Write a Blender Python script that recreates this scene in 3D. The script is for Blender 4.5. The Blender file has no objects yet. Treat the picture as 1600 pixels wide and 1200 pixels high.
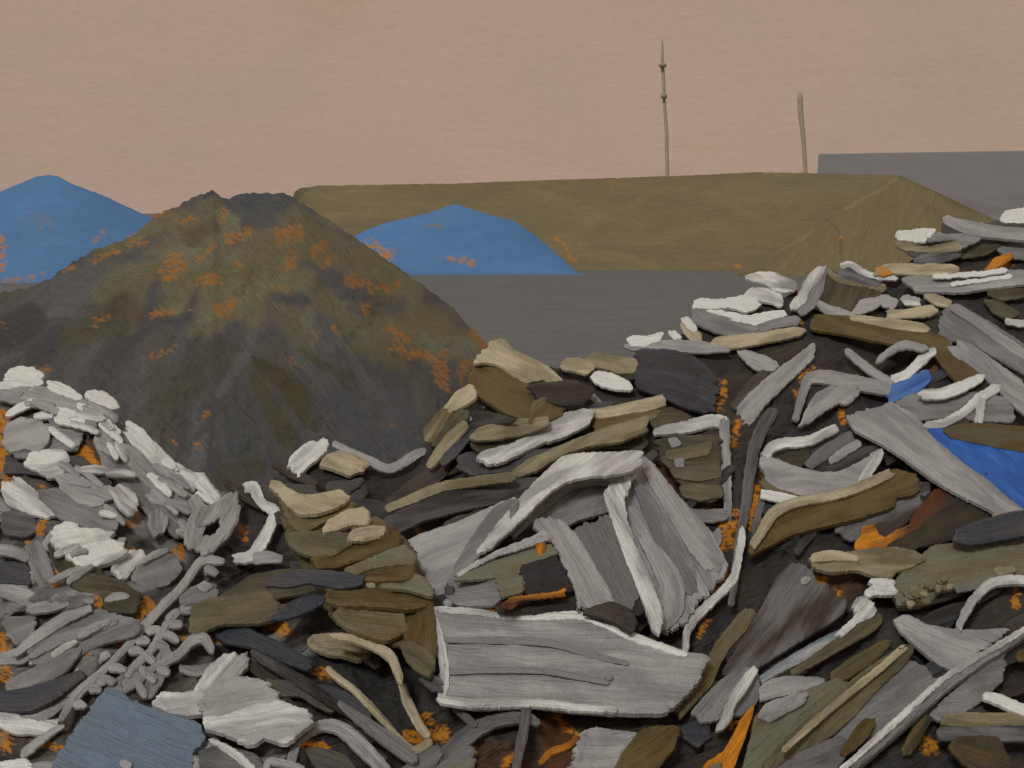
import bpy, math, random
import numpy as np
from mathutils import Vector, noise
from mathutils.geometry import delaunay_2d_cdt
R = math.radians
sc = bpy.context.scene
# ---------------------------------------------------------------- camera
CAM_H = 5.0; LENS = 40.0; F = LENS/36*1600; PITCH = R(8.635)
cd = bpy.data.cameras.new('camera'); cam = bpy.data.objects.new('camera', cd)
sc.collection.objects.link(cam); sc.camera = cam
cam.location = (0, 0, CAM_H); cam.rotation_euler = (R(90)-PITCH, 0, 0)
cd.lens = LENS; cd.sensor_width = 36; cd.clip_end = 3000; cd.clip_start = 0.05
# ---------------------------------------------------------------- sky and sun
SUN_EL, SUN_AZ = R(52), R(212)          # azimuth clockwise from +Y
w = bpy.data.worlds.new("World"); sc.world = w; w.use_nodes = True
nt = w.node_tree; nt.nodes.clear()
def N(t, k, **kw):
    n = t.nodes.new(k)
    for a, v in kw.items(): setattr(n, a, v)
    return n
def setin(n, **kw):
    for a, v in kw.items(): n.inputs[a.replace('_', ' ')].default_value = v
out = N(nt, 'ShaderNodeOutputWorld'); bg = N(nt, 'ShaderNodeBackground')
sky = N(nt, 'ShaderNodeTexSky', sky_type='NISHITA', sun_disc=False)
sky.sun_elevation = SUN_EL; sky.sun_rotation = SUN_AZ; sky.dust_density = 4
tc = N(nt, 'ShaderNodeTexCoord')
def wnoise(scale, s, detail=4, rough=.55):
    m = N(nt, 'ShaderNodeMapping'); m.inputs['Scale'].default_value = scale
    nt.links.new(tc.outputs['Generated'], m.inputs['Vector'])
    n = N(nt, 'ShaderNodeTexNoise'); setin(n, Scale=s, Detail=detail, Roughness=rough)
    nt.links.new(m.outputs['Vector'], n.inputs['Vector']); return n
def ramp(t, src, a, b, lo, hi):
    r = N(t, 'ShaderNodeMapRange'); setin(r, From_Min=a, From_Max=b, To_Min=lo, To_Max=hi)
    t.links.new(src, r.inputs['Value']); return r.outputs['Result']
def mixc(t, fac, a, b, mode='MIX'):
    m = N(t, 'ShaderNodeMix', data_type='RGBA', blend_type=mode)
    if isinstance(fac, float): m.inputs['Factor'].default_value = fac
    else: t.links.new(fac, m.inputs['Factor'])
    for i, v in ((6, a), (7, b)):
        if isinstance(v, tuple): m.inputs[i].default_value = v
        else: t.links.new(v, m.inputs[i])
    return m.outputs[2]
def lin(c):
    return tuple(((v/255)/12.92 if v <= 10 else ((v/255+.055)/1.055)**2.4) for v in c)
PINK = lin((173, 148, 132)) + (1,); GREYP = lin((146, 134, 120)) + (1,); WARM = lin((160, 128, 100)) + (1,)
n1 = wnoise((1, 1, 1.6), 3.4, 5, .6); n2 = wnoise((1, 1, 2.5), 5.5, 4, .6)
c = mixc(nt, ramp(nt, n1.outputs['Fac'], .45, .80, 0, .5), PINK, GREYP)
c = mixc(nt, ramp(nt, n2.outputs['Fac'], .60, .80, 0, .45), c, WARM)
n3 = wnoise((6, 6, 190), 2.2, 4, .6)        # wide brush-like bands of thin cloud
c = mixc(nt, 1.0, c, mixc(nt, ramp(nt, n3.outputs['Fac'], .2, .8, 0, 1), (.96, .96, .96, 1), (1.035, 1.035, 1.035, 1)), 'MULTIPLY')
n4 = wnoise((120, 120, 420), 1.2, 3, .7)
c = mixc(nt, 1.0, c, mixc(nt, ramp(nt, n4.outputs['Fac'], .25, .75, 0, 1), (.93, .93, .93, 1), (1.06, 1.06, 1.06, 1)), 'MULTIPLY')
sk = mixc(nt, 1.0, sky.outputs['Color'], (.06, .06, .06, 1), 'MULTIPLY')
c = mixc(nt, .04, c, sk)
nt.links.new(c, bg.inputs['Color']); bg.inputs['Strength'].default_value = 1.0
nt.links.new(bg.outputs[0], out.inputs[0])
sl = bpy.data.lights.new('sun', 'SUN'); so = bpy.data.objects.new('sun', sl); sc.collection.objects.link(so)
sl.energy = 1.5; sl.angle = R(16); sl.color = (1.0, .97, .94)
sd = Vector((math.sin(SUN_AZ)*math.cos(SUN_EL), math.cos(SUN_AZ)*math.cos(SUN_EL), math.sin(SUN_EL)))
so.rotation_euler = sd.to_track_quat('Z', 'Y').to_euler(); so.location = (0, 0, 60)
sc.view_settings.view_transform = 'Standard'; sc.view_settings.look = 'None'
sc.view_settings.exposure = 0; sc.view_settings.gamma = 1
sc.render.engine = 'CYCLES'
# ---------------------------------------------------------------- helpers
KF = np.array([.71, .61, .56])            # light reaching a white surface; turns a seen colour into a base colour
def alb(c, k=1.0): return tuple(float(min(.85, v/f/k)) for v, f in zip(lin(c), KF))
COS, SIN = math.cos(PITCH), math.sin(PITCH)
def P3(x, y, z):
    """image direction (x, y on the 1600x1200 picture) at depth z metres -> world, arrays"""
    x = np.asarray(x, float); y = np.asarray(y, float); z = np.asarray(z, float)
    X = (x-800)/F*z; u = (600-y)/F*z
    return np.stack([X, z*COS + u*SIN, CAM_H - z*SIN + u*COS], -1)
_rs = np.random.RandomState(7); _G = _rs.rand(256, 256)
def vn(x, y):
    xi = np.floor(x).astype(int); yi = np.floor(y).astype(int); fx = x-xi; fy = y-yi
    fx = fx*fx*(3-2*fx); fy = fy*fy*(3-2*fy)
    g = lambda a, b: _G[a & 255, b & 255]
    return (g(xi, yi)*(1-fx)+g(xi+1, yi)*fx)*(1-fy) + (g(xi, yi+1)*(1-fx)+g(xi+1, yi+1)*fx)*fy - .5
def fbm(x, y, o=3):
    s = 0; a = 1
    for i in range(o): s = s + a*vn(x*2**i+17*i, y*2**i+31*i); a *= .5
    return s
def tag(o, label=None, cat=None, group=None, kind=None):
    if label: o['label'] = label
    if cat: o['category'] = cat
    if group: o['group'] = group
    if kind: o['kind'] = kind
    return o
MC = {}
def paint(c1, c2=None, s=1.0, rough=.6, amp=1.0, var=.20, vcol=False, fleck=None):
    """weathered surface with long drawn-out streaks along the piece (UV in metres: u along, v across)"""
    key = (c1, c2, s, rough, amp, var, vcol, fleck)
    if key in MC: return MC[key]
    m = bpy.data.materials.new('weathered'); m.use_nodes = True; t = m.node_tree
    b = t.nodes['Principled BSDF']; b.inputs['Roughness'].default_value = rough
    b.inputs['Specular IOR Level'].default_value = .32
    uv = N(t, 'ShaderNodeUVMap'); oi = N(t, 'ShaderNodeObjectInfo')
    add = N(t, 'ShaderNodeVectorMath', operation='ADD')
    mul = N(t, 'ShaderNodeVectorMath', operation='SCALE'); mul.inputs['Scale'].default_value = 37.0
    cx = N(t, 'ShaderNodeCombineXYZ'); t.links.new(oi.outputs['Random'], cx.inputs[0]); t.links.new(oi.outputs['Random'], cx.inputs[1])
    t.links.new(cx.outputs[0], mul.inputs[0]); t.links.new(uv.outputs[0], add.inputs[0]); t.links.new(mul.outputs[0], add.inputs[1])
    # a slow wobble so that streaks are not ruled lines
    wn = N(t, 'ShaderNodeTexNoise'); setin(wn, Scale=1.6*s, Detail=1.0)
    t.links.new(add.outputs[0], wn.inputs['Vector'])
    wm = N(t, 'ShaderNodeVectorMath', operation='SCALE'); wm.inputs['Scale'].default_value = .10/s
    t.links.new(wn.outputs['Color'], wm.inputs[0])
    ad2 = N(t, 'ShaderNodeVectorMath', operation='ADD'); t.links.new(add.outputs[0], ad2.inputs[0]); t.links.new(wm.outputs[0], ad2.inputs[1])
    def nz(su, sv, det, ro=.6):
        mp = N(t, 'ShaderNodeMapping'); mp.inputs['Scale'].default_value = (su*s, sv*s, 1)
        t.links.new(ad2.outputs[0], mp.inputs['Vector'])
        n = N(t, 'ShaderNodeTexNoise'); setin(n, Scale=1.0, Detail=det, Roughness=ro)
        t.links.new(mp.outputs[0], n.inputs['Vector']); return n.outputs['Fac']
    broad = nz(1.8, 9, 2); fine = nz(3.0, 62, 3, .65); lump = nz(16, 22, 3); weave = nz(120, 120, 1)
    if vcol:
        vc = N(t, 'ShaderNodeVertexColor', layer_name='Col'); base = vc.outputs['Color']
    else:
        A = alb(c1)+(1,); B = alb(c2 or c1)+(1,)
        base = mixc(t, ramp(t, broad, .42, .62, 0, 1), A, B)
    def lohi(fac, a, b_, amt):
        v = ramp(t, fac, a, b_, 1-amt, 1+amt)
        cc = N(t, 'ShaderNodeCombineColor')
        for i in range(3): t.links.new(v, cc.inputs[i])
        return cc.outputs[0]
    base = mixc(t, 1.0, base, lohi(fine, .3, .7, var), 'MULTIPLY')
    base = mixc(t, 1.0, base, lohi(lump, .3, .7, var*.6), 'MULTIPLY')
    if fleck:
        fl = nz(5, 14, 4, .7)
        base = mixc(t, ramp(t, fl, .66, .72, 0, .8), base, alb(fleck)+(1,))
    t.links.new(base, b.inputs['Base Color'])
    h1 = N(t, 'ShaderNodeMath', operation='MULTIPLY_ADD'); h1.inputs[1].default_value = .55
    t.links.new(lump, h1.inputs[0]); t.links.new(fine, h1.inputs[2])
    h2 = N(t, 'ShaderNodeMath', operation='MULTIPLY_ADD'); h2.inputs[1].default_value = .22
    t.links.new(weave, h2.inputs[0]); t.links.new(h1.outputs[0], h2.inputs[2])
    bp = N(t, 'ShaderNodeBump'); setin(bp, Strength=1.0, Distance=.019*amp/s)
    t.links.new(h2.outputs[0], bp.inputs['Height']); t.links.new(bp.outputs[0], b.inputs['Normal'])
    MC[key] = m; return m
def mesh(name, co, faces, mat, uv=None, col=None, parent=None, smooth=True, origin=None):
    co = np.asarray(co, float)
    o3 = np.array(origin) if origin is not None else co.mean(0)
    if parent is not None: o3 = np.array(parent.location)
    me = bpy.data.meshes.new(name); me.from_pydata((co-o3).tolist(), [], [tuple(map(int, f)) for f in faces]); me.update()
    ob = bpy.data.objects.new(name, me); sc.collection.objects.link(ob)
    if parent is not None: ob.parent = parent
    else: ob.location = o3
    li = np.empty(len(me.loops), int); me.loops.foreach_get('vertex_index', li)
    if uv is not None:
        l = me.uv_layers.new(name='UVMap'); l.data.foreach_set('uv', np.asarray(uv)[li].astype('f').ravel())
    if col is not None:
        a = me.color_attributes.new('Col', 'FLOAT_COLOR', 'POINT')
        a.data.foreach_set('color', np.c_[col, np.ones(len(col))].astype('f').ravel())
    me.polygons.foreach_set('use_smooth', [smooth]*len(me.polygons)); me.materials.append(mat)
    return ob
def catmull(p, step=4.0):
    p = np.array(p, float)
    if len(p) < 2: return p
    q = np.vstack([2*p[0]-p[1], p, 2*p[-1]-p[-2]]); o = []
    for i in range(1, len(q)-2):
        n = max(2, int(np.hypot(*(q[i+1]-q[i])[:2])/step))
        for k in range(n):
            t = k/n; a, b_, c_, d = q[i-1:i+3]
            o.append(.5*((2*b_)+(-a+c_)*t+(2*a-5*b_+4*c_-d)*t*t+(-a+3*b_-3*c_+d)*t**3))
    o.append(q[-2]); return np.array(o)
def spine_dist(S, pts):
    """signed distance and arc length of pts to polyline S (n,2)"""
    A = S[:-1]; B = S[1:]; d = B-A; L = np.hypot(d[:, 0], d[:, 1])+1e-9; cum = np.r_[0, np.cumsum(L)[:-1]]
    v = pts[:, None, :]-A[None]; tt = (v*d[None]).sum(-1)/(L**2)[None]
    tc_ = np.clip(tt, 0, 1)
    pr = A[None]+tc_[..., None]*d[None]; dd = np.hypot(pts[:, None, 0]-pr[..., 0], pts[:, None, 1]-pr[..., 1])
    k = dd.argmin(1); i = np.arange(len(pts))
    cr = (d[k, 0]*v[i, k, 1]-d[k, 1]*v[i, k, 0])
    return np.sign(cr)*dd[i, k], cum[k]+tc_[i, k]*L[k], k, tc_[i, k]
def inside(poly, X, Y):
    r = np.zeros(X.shape, bool); n = len(poly); j = n-1
    for i in range(n):
        xi, yi = poly[i]; xj, yj = poly[j]
        if yi != yj:
            r ^= ((yi > Y) != (yj > Y)) & (X < (xj-xi)*(Y-yi)/(yj-yi)+xi)
        j = i
    return r
# ---------------------------------------------------------------- colours as the eye sees them there
CO = dict(W=(184,180,172), w=(138,134,130), g=(114,111,108), m=(92,89,87), d=(62,60,59), k=(35,32,30), n=(48,50,55),
          o=(70,66,48), b=(84,69,41), t=(124,112,88), c=(156,141,116), u=(53,45,40), r=(74,42,22), O=(168,104,22),
          s=(94,92,74), l=(91,82,60), e=(86,98,108), B=(30,68,128), y=(62,94,142), K=(37,37,41), v=(48,44,32), z=(70,54,27))
# ---------------------------------------------------------------- hills and heaps: grid surfaces
def layers(X, Y, base, patches, kk=1.0):
    """lays patches of differently coloured earth, rust and dust over a surface; returns colours and relief"""
    C = np.empty(X.shape+(3,)); C[:] = base; H = np.zeros(X.shape)
    wx = X+9*fbm(X/34, Y/34, 3)+3*fbm(X/7+50, Y/7, 2); wy = Y+9*fbm(X/34+90, Y/34, 3)+3*fbm(X/7, Y/7+50, 2)
    fine = fbm(X/5.5+7, Y/2.4, 3)
    for p in patches:
        pts, col, soft, alpha, dry, rel = p
        pts = np.array(pts, float); A = np.array(alb(col, kk))
        mw = pts[:, 2].max()/2+soft+16
        bb = (X > pts[:, 0].min()-mw) & (X < pts[:, 0].max()+mw) & (Y > pts[:, 1].min()-mw) & (Y < pts[:, 1].max()+mw)
        if not bb.any(): continue
        q = np.stack([wx[bb], wy[bb]], -1)
        if len(pts) == 1: pts = np.vstack([pts, pts+[[.5, 0, 0]]])
        d, u, k, tt = spine_dist(pts[:, :2], q)
        wd = (pts[:-1, 2][k]*(1-tt)+pts[1:, 2][k]*tt)/2
        a = np.clip((wd-np.abs(d))/max(soft, .5)+.5, 0, 1)
        a = alpha*(np.clip((a*1.3+fine[bb]*2.1-.45-dry)*2.2, 0, 1)*np.clip(a*2.6-.2, 0, 1) if dry else a)
        br = vn(d/2.2+pts[0, 0], u/60)
        C[bb] = C[bb]*(1-a[:, None])+(A*(1+.22*br[:, None]))*a[:, None]
        H[bb] += rel*a*(.6+br)
    return C, H
def terrain(name, x0, x1, dx, crest, zc, ybot, zbot, dy, base, patches, uvs, back, bump, seed, mat, jag=0, kk=1.0, **kw):
    xs = np.arange(x0, x1+dx, dx); cr = np.interp(xs, *zip(*crest)); jg = jag*fbm(xs/6+seed, xs*0+seed, 3)
    zcr = np.interp(xs, *zip(*zc)); zb = np.interp(xs, *zip(*zbot)); yb = np.maximum(ybot, cr+1)
    n = int((yb-cr).max()/dy)+2; T = np.linspace(0, 1, n)[None, :]
    X = xs[:, None]+0*T; Y = cr[:, None]+(yb-cr)[:, None]*T
    Y = Y+jg[:, None]*np.clip(1-(Y-cr[:, None])/14, 0, 1)
    kw_ = max(3, int(70/dx)); crs = np.convolve(np.pad(cr, kw_, mode='edge'), np.ones(2*kw_+1)/(2*kw_+1), 'valid'); crs = np.minimum(crs, yb-1)
    TS = np.maximum(-.3, (Y-crs[:, None])/(yb-crs)[:, None]) if name != 'scrap_rubble' else T
    iz = (1/zcr)[:, None]*(1-TS)+(1/zb)[:, None]*TS
    C, H = layers(X, Y, alb(base, kk), patches, kk)
    Z = 1/iz; Z = Z - Z*bump*fbm(X/70+seed, Y/55, 4)*np.minimum(1, T*6)*np.minimum(1, (1-T)*8+.1) - H*Z
    P = P3(X, Y, Z)
    bk = [P[:, 0]+np.array([0, s*1.0, 0]) for s in back]
    ztop = P[:, 0, 2]
    rows = []
    for s, b_ in zip(back, bk):
        b_ = b_.copy(); f = s/back[-1]; b_[:, 2] = ztop*(1-f**1.3)-.3*f; rows.append(b_)
    P = np.concatenate([np.stack(rows[::-1], 1), P], 1); nb = len(back)
    C = np.concatenate([np.repeat(C[:, :1], nb, 1), C], 1)
    skirt = P[:, -1:].copy(); skirt[..., 2] = -.4; P = np.concatenate([P, skirt], 1); C = np.concatenate([C, C[:, -1:]], 1)
    P[0, :, 2] = -.4; P[-1, :, 2] = -.4
    a, b_ = P.shape[:2]; idx = np.arange(a*b_).reshape(a, b_)
    f = np.stack([idx[:-1, :-1], idx[:-1, 1:], idx[1:, 1:], idx[1:, :-1]], -1).reshape(-1, 4)
    co = P.reshape(-1, 3); arc = np.r_[0, np.cumsum(np.linalg.norm(np.diff(P, axis=1), axis=-1).mean(0))]
    uvv = np.stack([P[..., 0], np.broadcast_to(arc[None], P.shape[:2])], -1).reshape(-1, 2)
    if uvs: uvv = np.stack([uvv[:, 0]*math.cos(uvs)-uvv[:, 1]*math.sin(uvs), uvv[:, 0]*math.sin(uvs)+uvv[:, 1]*math.cos(uvs)], -1)
    o = mesh(name, co, f, mat, uvv, C.reshape(-1, 3), origin=(co[:, 0].mean(), co[:, 1].mean(), 0))
    tag(o, **kw); return o
def rnd_strokes(rg, n, box, cols, L, Wd, ang, soft, alpha, rel):
    o = []
    for i in range(n):
        x = rg.uniform(box[0], box[2]); y = rg.uniform(box[1], box[3]); a = ang(x, y)+rg.gauss(0, .18)
        l = rg.uniform(*L); ww = rg.uniform(*Wd); c_ = rg.choice(cols)
        bend = rg.gauss(0, .12)
        o.append(([(x, y, ww*.7), (x+l*.5*math.cos(a), y+l*.5*math.sin(a), ww), (x+l*math.cos(a+bend), y+l*math.sin(a+bend), ww*.7)], c_, soft, alpha, 0, rel))
    return o
# ---------------------------------------------------------------- ground
GROUND = paint((89,88,85), (85,84,82), s=.10, rough=.85, amp=.6, var=.10)
def ground():
    xs = np.linspace(-400, 400, 81); ys = np.r_[np.linspace(-30, 130, 81), np.linspace(150, 2500, 20)]
    XX, YY = np.meshgrid(xs*np.ones(1), ys, indexing='ij'); sc_ = 1+np.maximum(0, YY-130)/130
    ZZ = .10*fbm(XX/9, YY/14, 3)
    co = np.stack([XX*sc_, YY, ZZ-.05], -1); a, b_ = XX.shape; idx = np.arange(a*b_).reshape(a, b_)
    f = np.stack([idx[:-1, :-1], idx[1:, :-1], idx[1:, 1:], idx[:-1, 1:]], -1).reshape(-1, 4)
    u = np.stack([co[..., 0], co[..., 1]], -1).reshape(-1, 2)
    tag(mesh('ground', co.reshape(-1, 3), f, GROUND, u, origin=(0, 0, 0)), kind='structure')
ground()
# ---------------------------------------------------------------- building behind the embankment
def box(name, corners, mat, parent=None, origin=None):
    co = np.array(corners, float)
    f = [(0,1,2,3),(7,6,5,4),(0,4,5,1),(1,5,6,2),(2,6,7,3),(3,7,4,0)]
    u = np.stack([co[:, 0], co[:, 2]], -1)
    return mesh(name, co, f, mat, u, parent=parent, smooth=False, origin=origin)
def wall_pt(x, z, off=0):     # the front wall runs from 135 m deep at the left corner to nearer at the right
    D = 135-(x-1275)/325*7; p = P3(x, 330, D); return np.array([p[0], p[1]-off, z])
bl, br = wall_pt(1275, 0), wall_pt(2050, 0)
root = bpy.data.objects.new('warehouse', None); sc.collection.objects.link(root); root.location = tuple(bl)
tag(root, 'long flat-roofed lilac grey warehouse rising behind the olive embankment', 'building')
def slab(name, x0, x1, z0, z1, off, th, mat):
    a, b_ = wall_pt(x0, z0, off), wall_pt(x1, z0, off); bk = np.array([0, th, 0.]); up = np.array([0, 0, z1-z0])
    bk = np.array([a[0]/a[1]*th*1.1, th, 0.])
    return box(name, [a, b_, b_+up, a+up, a+bk, b_+bk, b_+bk+up, a+bk+up], mat, parent=root)
WALL = paint((119,114,112), (123,117,114), s=.12, rough=.7, amp=.06, var=.012)
slab('wall', 1275, 2050, 0, 11.55, 0, 22, WALL)
slab('roof', 1278, 2049, 11.555, 11.7, -.6, 21, paint((122,117,113), None, s=.12, amp=.06, var=.01))
slab('cladding_panel', 1541, 1640, 8.2, 10.1, .05, .2, paint((120,114,110), (126,119,113), s=.12, amp=.1, var=.04))
slab('lower_wall_band', 1275.5, 2049, 3.0, 6.6, .04, .2, paint((122,116,113), (116,110,108), s=.12, amp=.1, var=.04))
# ---------------------------------------------------------------- embankment and olive hill
rg = random.Random(3)
embp = rnd_strokes(rg, 130, (450, 275, 1500, 425), [(102,88,62),(106,91,63),(97,86,64),(110,95,66),(96,85,64)], (90, 260), (8, 26), lambda x, y: 0, 8, .55, .0006)
embp += [([(470, 410, 30), (560, 385, 26)], (104, 90, 50), 10, .7, 0, 0), ([(1200, 285, 20), (1380, 290, 30)], (99, 91, 70), 16, .6, 0, 0),
         ([(840, 352, 4), (880, 385, 4), (905, 415, 5)], CO['O'], 5, .5, .3, 0), ([(1150, 418, 5), (1175, 422, 5)], CO['O'], 4, .5, .3, 0)]
EARTH = paint((0,0,0), None, s=.14, rough=.85, amp=.8, var=.10, vcol=True)
terrain('embankment', 430, 1760, 5, [(430,432),(448,352),(458,302),(468,294),(500,290),(700,287),(860,281),(1000,277),(1100,273),(1180,269),(1300,271),(1400,274),(1440,292),(1560,360),(1760,440)],
        [(430,108),(1760,108)], 423, [(430,98),(1760,98)], 4, (102,88,62), embp, 0, (2, 5, 12, 22), .0012, 5, EARTH, jag=1.0, kind='structure')
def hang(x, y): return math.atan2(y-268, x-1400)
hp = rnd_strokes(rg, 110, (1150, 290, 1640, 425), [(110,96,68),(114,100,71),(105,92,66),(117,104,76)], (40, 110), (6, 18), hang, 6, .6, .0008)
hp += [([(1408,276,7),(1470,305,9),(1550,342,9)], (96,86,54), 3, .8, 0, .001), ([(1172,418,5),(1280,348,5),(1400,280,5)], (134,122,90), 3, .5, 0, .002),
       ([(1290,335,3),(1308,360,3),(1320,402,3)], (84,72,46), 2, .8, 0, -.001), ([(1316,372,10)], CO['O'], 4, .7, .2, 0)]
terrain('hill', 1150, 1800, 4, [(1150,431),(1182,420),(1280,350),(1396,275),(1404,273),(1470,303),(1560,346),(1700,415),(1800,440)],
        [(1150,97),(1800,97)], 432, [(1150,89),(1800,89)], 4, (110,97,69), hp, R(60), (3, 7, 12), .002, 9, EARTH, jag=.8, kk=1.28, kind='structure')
# ---------------------------------------------------------------- thin poles on the embankment
def tube(name, pts, D, mat, parent=None, n=10):
    p = np.array(pts, float); S = P3(p[:, 0], p[:, 1], D); r = p[:, 2]*.42/F*D; V = []; Fc = []
    for i, (c_, rr) in enumerate(zip(S, r)):
        for k in range(n):
            a = 2*math.pi*k/n; V.append(c_+np.array([math.cos(a)*rr, math.sin(a)*rr, 0]))
    for i in range(len(S)-1):
        for k in range(n): a = i*n+k; b_ = i*n+(k+1) % n; Fc.append((a, b_, b_+n, a+n))
    Fc.append(tuple(range(n))[::-1]); Fc.append(tuple(range((len(S)-1)*n, len(S)*n)))
    V = np.array(V); u = np.stack([V[:, 2], V[:, 0]], -1)
    return mesh(name, V, Fc, mat, u, parent=parent)
PM = paint((148,134,113), (138,125,106), s=.5, var=.12)
for nm, lab, pts, knobs in (
    ('mast', 'tall thin grey olive mast with two small knobs standing on the embankment', [(1043,292,7),(1042,240,6.5),(1041,200,6.5),(1038,160,6),(1037,130,6.5),(1035,100,6.5),(1035,80,4.5),(1035,61,2.5)], [(1035,102,15,9),(1037,150,13,10)]),
    ('pole', 'shorter blunt grey pole leaning slightly, right of the tall mast', [(1259,290,8),(1257,240,8),(1254,205,9),(1251,175,10),(1250,145,10)], [])):
    rt = bpy.data.objects.new(nm, None); sc.collection.objects.link(rt); rt.location = tuple(P3(pts[0][0], pts[0][1], 108.6))
    tag(rt, lab, nm)
    tube('shaft', catmull(pts, 8), 108.6, PM, rt)
    for kx, ky, kw, kh in knobs:
        prof = [(kx, ky+kh*math.cos(a)/2, kw*max(.12, math.sin(a))) for a in np.linspace(0, math.pi, 9)]
        tube('knob', [(x+.8*(i % 2), y, w_) for i, (x, y, w_) in enumerate(prof)], 108.3, paint((132,121,103), None, s=.5), rt)
# ---------------------------------------------------------------- two blue heaps
def blues(rg, box_, n): return rnd_strokes(rg, n, box_, [(66,99,133),(70,103,137),(63,96,130),(68,103,140)], (40, 120), (10, 24), lambda x, y: -.15, 8, .5, .0004)
bp = blues(rg, (-80, 270, 260, 440), 50)+[([(58,340,28),(70,352,30)], (110,96,80), 6, .4, .8, 0), ([(5,370,10),(3,420,12)], (150,98,40), 5, .85, .42, 0), ([(0,436,12),(40,436,9),(70,430,5)], (140,96,40), 5, .7, .4, 0), ([(145,378,6),(165,362,6)], (150,98,40), 4, .85, .42, 0), ([(205,366,5),(245,352,10)], (150,98,40), 4, .85, .42, 0)]
BLUE = paint((0,0,0), None, s=.2, rough=.7, amp=.5, var=.07, vcol=True)
terrain('blue_heap', -330, 420, 4, [(-330,444),(-120,350),(0,299),(30,287),(58,276),(76,273),(92,276),(110,286),(160,305),(245,344),(330,385),(420,444)],
        [(-330,87),(420,87)], 443, [(-330,81),(420,81)], 4, (66,99,134), bp, 0, (3, 8, 14), .0008, 2, BLUE, jag=1.2,
        label='larger smooth blue heap at the left edge, behind the grey earth mound', cat='heap')
bp = blues(rg, (550, 310, 910, 430), 50)+[([(575,385,16),(610,402,18)], (150,98,40), 6, .85, .42, 0), ([(670,352,3),(690,354,3)], (110,96,56), 2, .9, 0, 0), ([(690,402,8),(735,412,12)], (150,98,40), 5, .85, .42, 0), ([(838,366,3),(880,398,3),(900,418,4)], (150,98,40), 3, .85, .42, 0)]
terrain('blue_heap', 430, 920, 3, [(430,430),(500,396),(557,367),(596,350),(668,333),(712,318),(722,322),(760,334),(805,346),(834,366),(870,396),(903,426),(920,430)],
        [(430,95),(920,95)], 429, [(430,91.5),(920,91.5)], 4, (66,101,140), bp, 0, (2, 5, 8), .0008, 4, BLUE, jag=1.0,
        label='lower bright blue heap standing alone in front of the olive embankment', cat='heap')
# ---------------------------------------------------------------- grey earth mound
OL = (97,89,66); OL2 = (104,99,79); DG = (66,65,65); BR = (74,60,42)
def mang(x, y): return math.atan2(y-330, (x-395)*1.0)+(.25 if x > 395 else -.1)
mp = rnd_strokes(rg, 230, (-40, 330, 780, 740), [(66,65,64),(78,77,75),(61,60,61),(74,69,59),(83,81,79)], (70, 210), (14, 46), mang, 5, .75, .0016)
mp += rnd_strokes(rg, 60, (230, 330, 560, 440), [OL, OL2, (92,84,60)], (50, 120), (16, 40), mang, 14, .75, .001)
mp += [([(x, 395+(x-440)*.52+rg.gauss(0, 26), 20), (x+40, 395+(x-400)*.52+rg.gauss(0, 24), 30), (x+85, 395+(x-355)*.52+rg.gauss(0, 20), 22)], rg.choice([OL, OL2, (92,85,62), (74,72,70), OL]), 12, .75, 0, .0006) for x in [rg.uniform(400, 690) for _ in range(75)]]
mp += rnd_strokes(rg, 12, (400, 400, 600, 500), [OL, OL2, (92,85,62), (74,72,70), OL], (60, 130), (16, 40), lambda x, y: .65, 14, .7, .0008)
P_ = lambda pts, c_, soft=8, a=.85, dry=0, rel=.0012: mp.append((pts, c_, soft, a, dry, rel))
P_([(330,318,30),(300,350,36),(260,380,30)], (94,87,66), 14); P_([(355,345,44),(345,370,40)], (100,97,76), 14); P_([(430,330,50),(470,345,36)], OL, 14)
P_([(360,315,34),(410,322,40),(440,318,30)], (66,68,70), 10); P_([(385,345,22),(420,345,26)], (70,70,70), 8); P_([(330,300,12),(322,306,10)], (58,58,60), 5)
P_([(300,370,30),(330,355,24)], (76,62,48), 12, .7); P_([(420,400,60),(500,400,60),(560,400,50),(620,430,36)], OL, 16, .8)
P_([(290,445,24),(340,425,30),(390,420,24)], (92,84,56), 14, .7); P_([(480,415,26),(520,435,34),(560,460,34)], (70,69,72), 12, .75)
P_([(430,460,22),(470,470,26)], (64,64,66), 10); P_([(560,480,30),(620,480,30)], (76,74,70), 10, .7); P_([(420,450,26),(480,435,34)], (104,98,74), 14, .7)
P_([(560,540,26),(620,560,34)], (92,84,58), 12, .7); P_([(670,530,34),(730,545,38)], (106,104,90), 14, .7); P_([(640,500,34),(690,510,34)], (96,88,62), 14, .7)
P_([(10,520,50),(50,500,52)], (54,53,54), 8); P_([(60,560,40),(95,525,30)], (56,55,56), 8); P_([(110,530,40),(180,500,46)], (68,63,48), 12, .8); P_([(190,475,34),(215,490,30)], (74,62,44), 10, .7)
P_([(400,590,20),(420,640,30),(450,690,30)], (68,62,44), 5, .8, 0, .003); P_([(400,570,16),(440,590,34),(480,640,40),(490,665,24)], (64,57,38), 5, .9, 0, .003); P_([(395,560,8),(415,575,20)], (58,54,40), 4, .8)
P_([(470,545,12),(540,590,20),(585,640,18)], (66,62,48), 8, .7, 0, .003); P_([(345,745,30),(400,730,34)], (60,58,44), 8, .8); P_([(280,720,10),(340,640,10)], (62,60,56), 4, .6)
P_([(340,560,60),(250,610,60)], (68,64,54), 20, .6); P_([(230,660,40),(300,600,40)], (64,60,48), 16, .5); P_([(520,640,70),(620,640,70)], (70,70,72), 20, .6)
P_([(500,700,40),(640,690,40)], (68,68,69), 10, .7)
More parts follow.
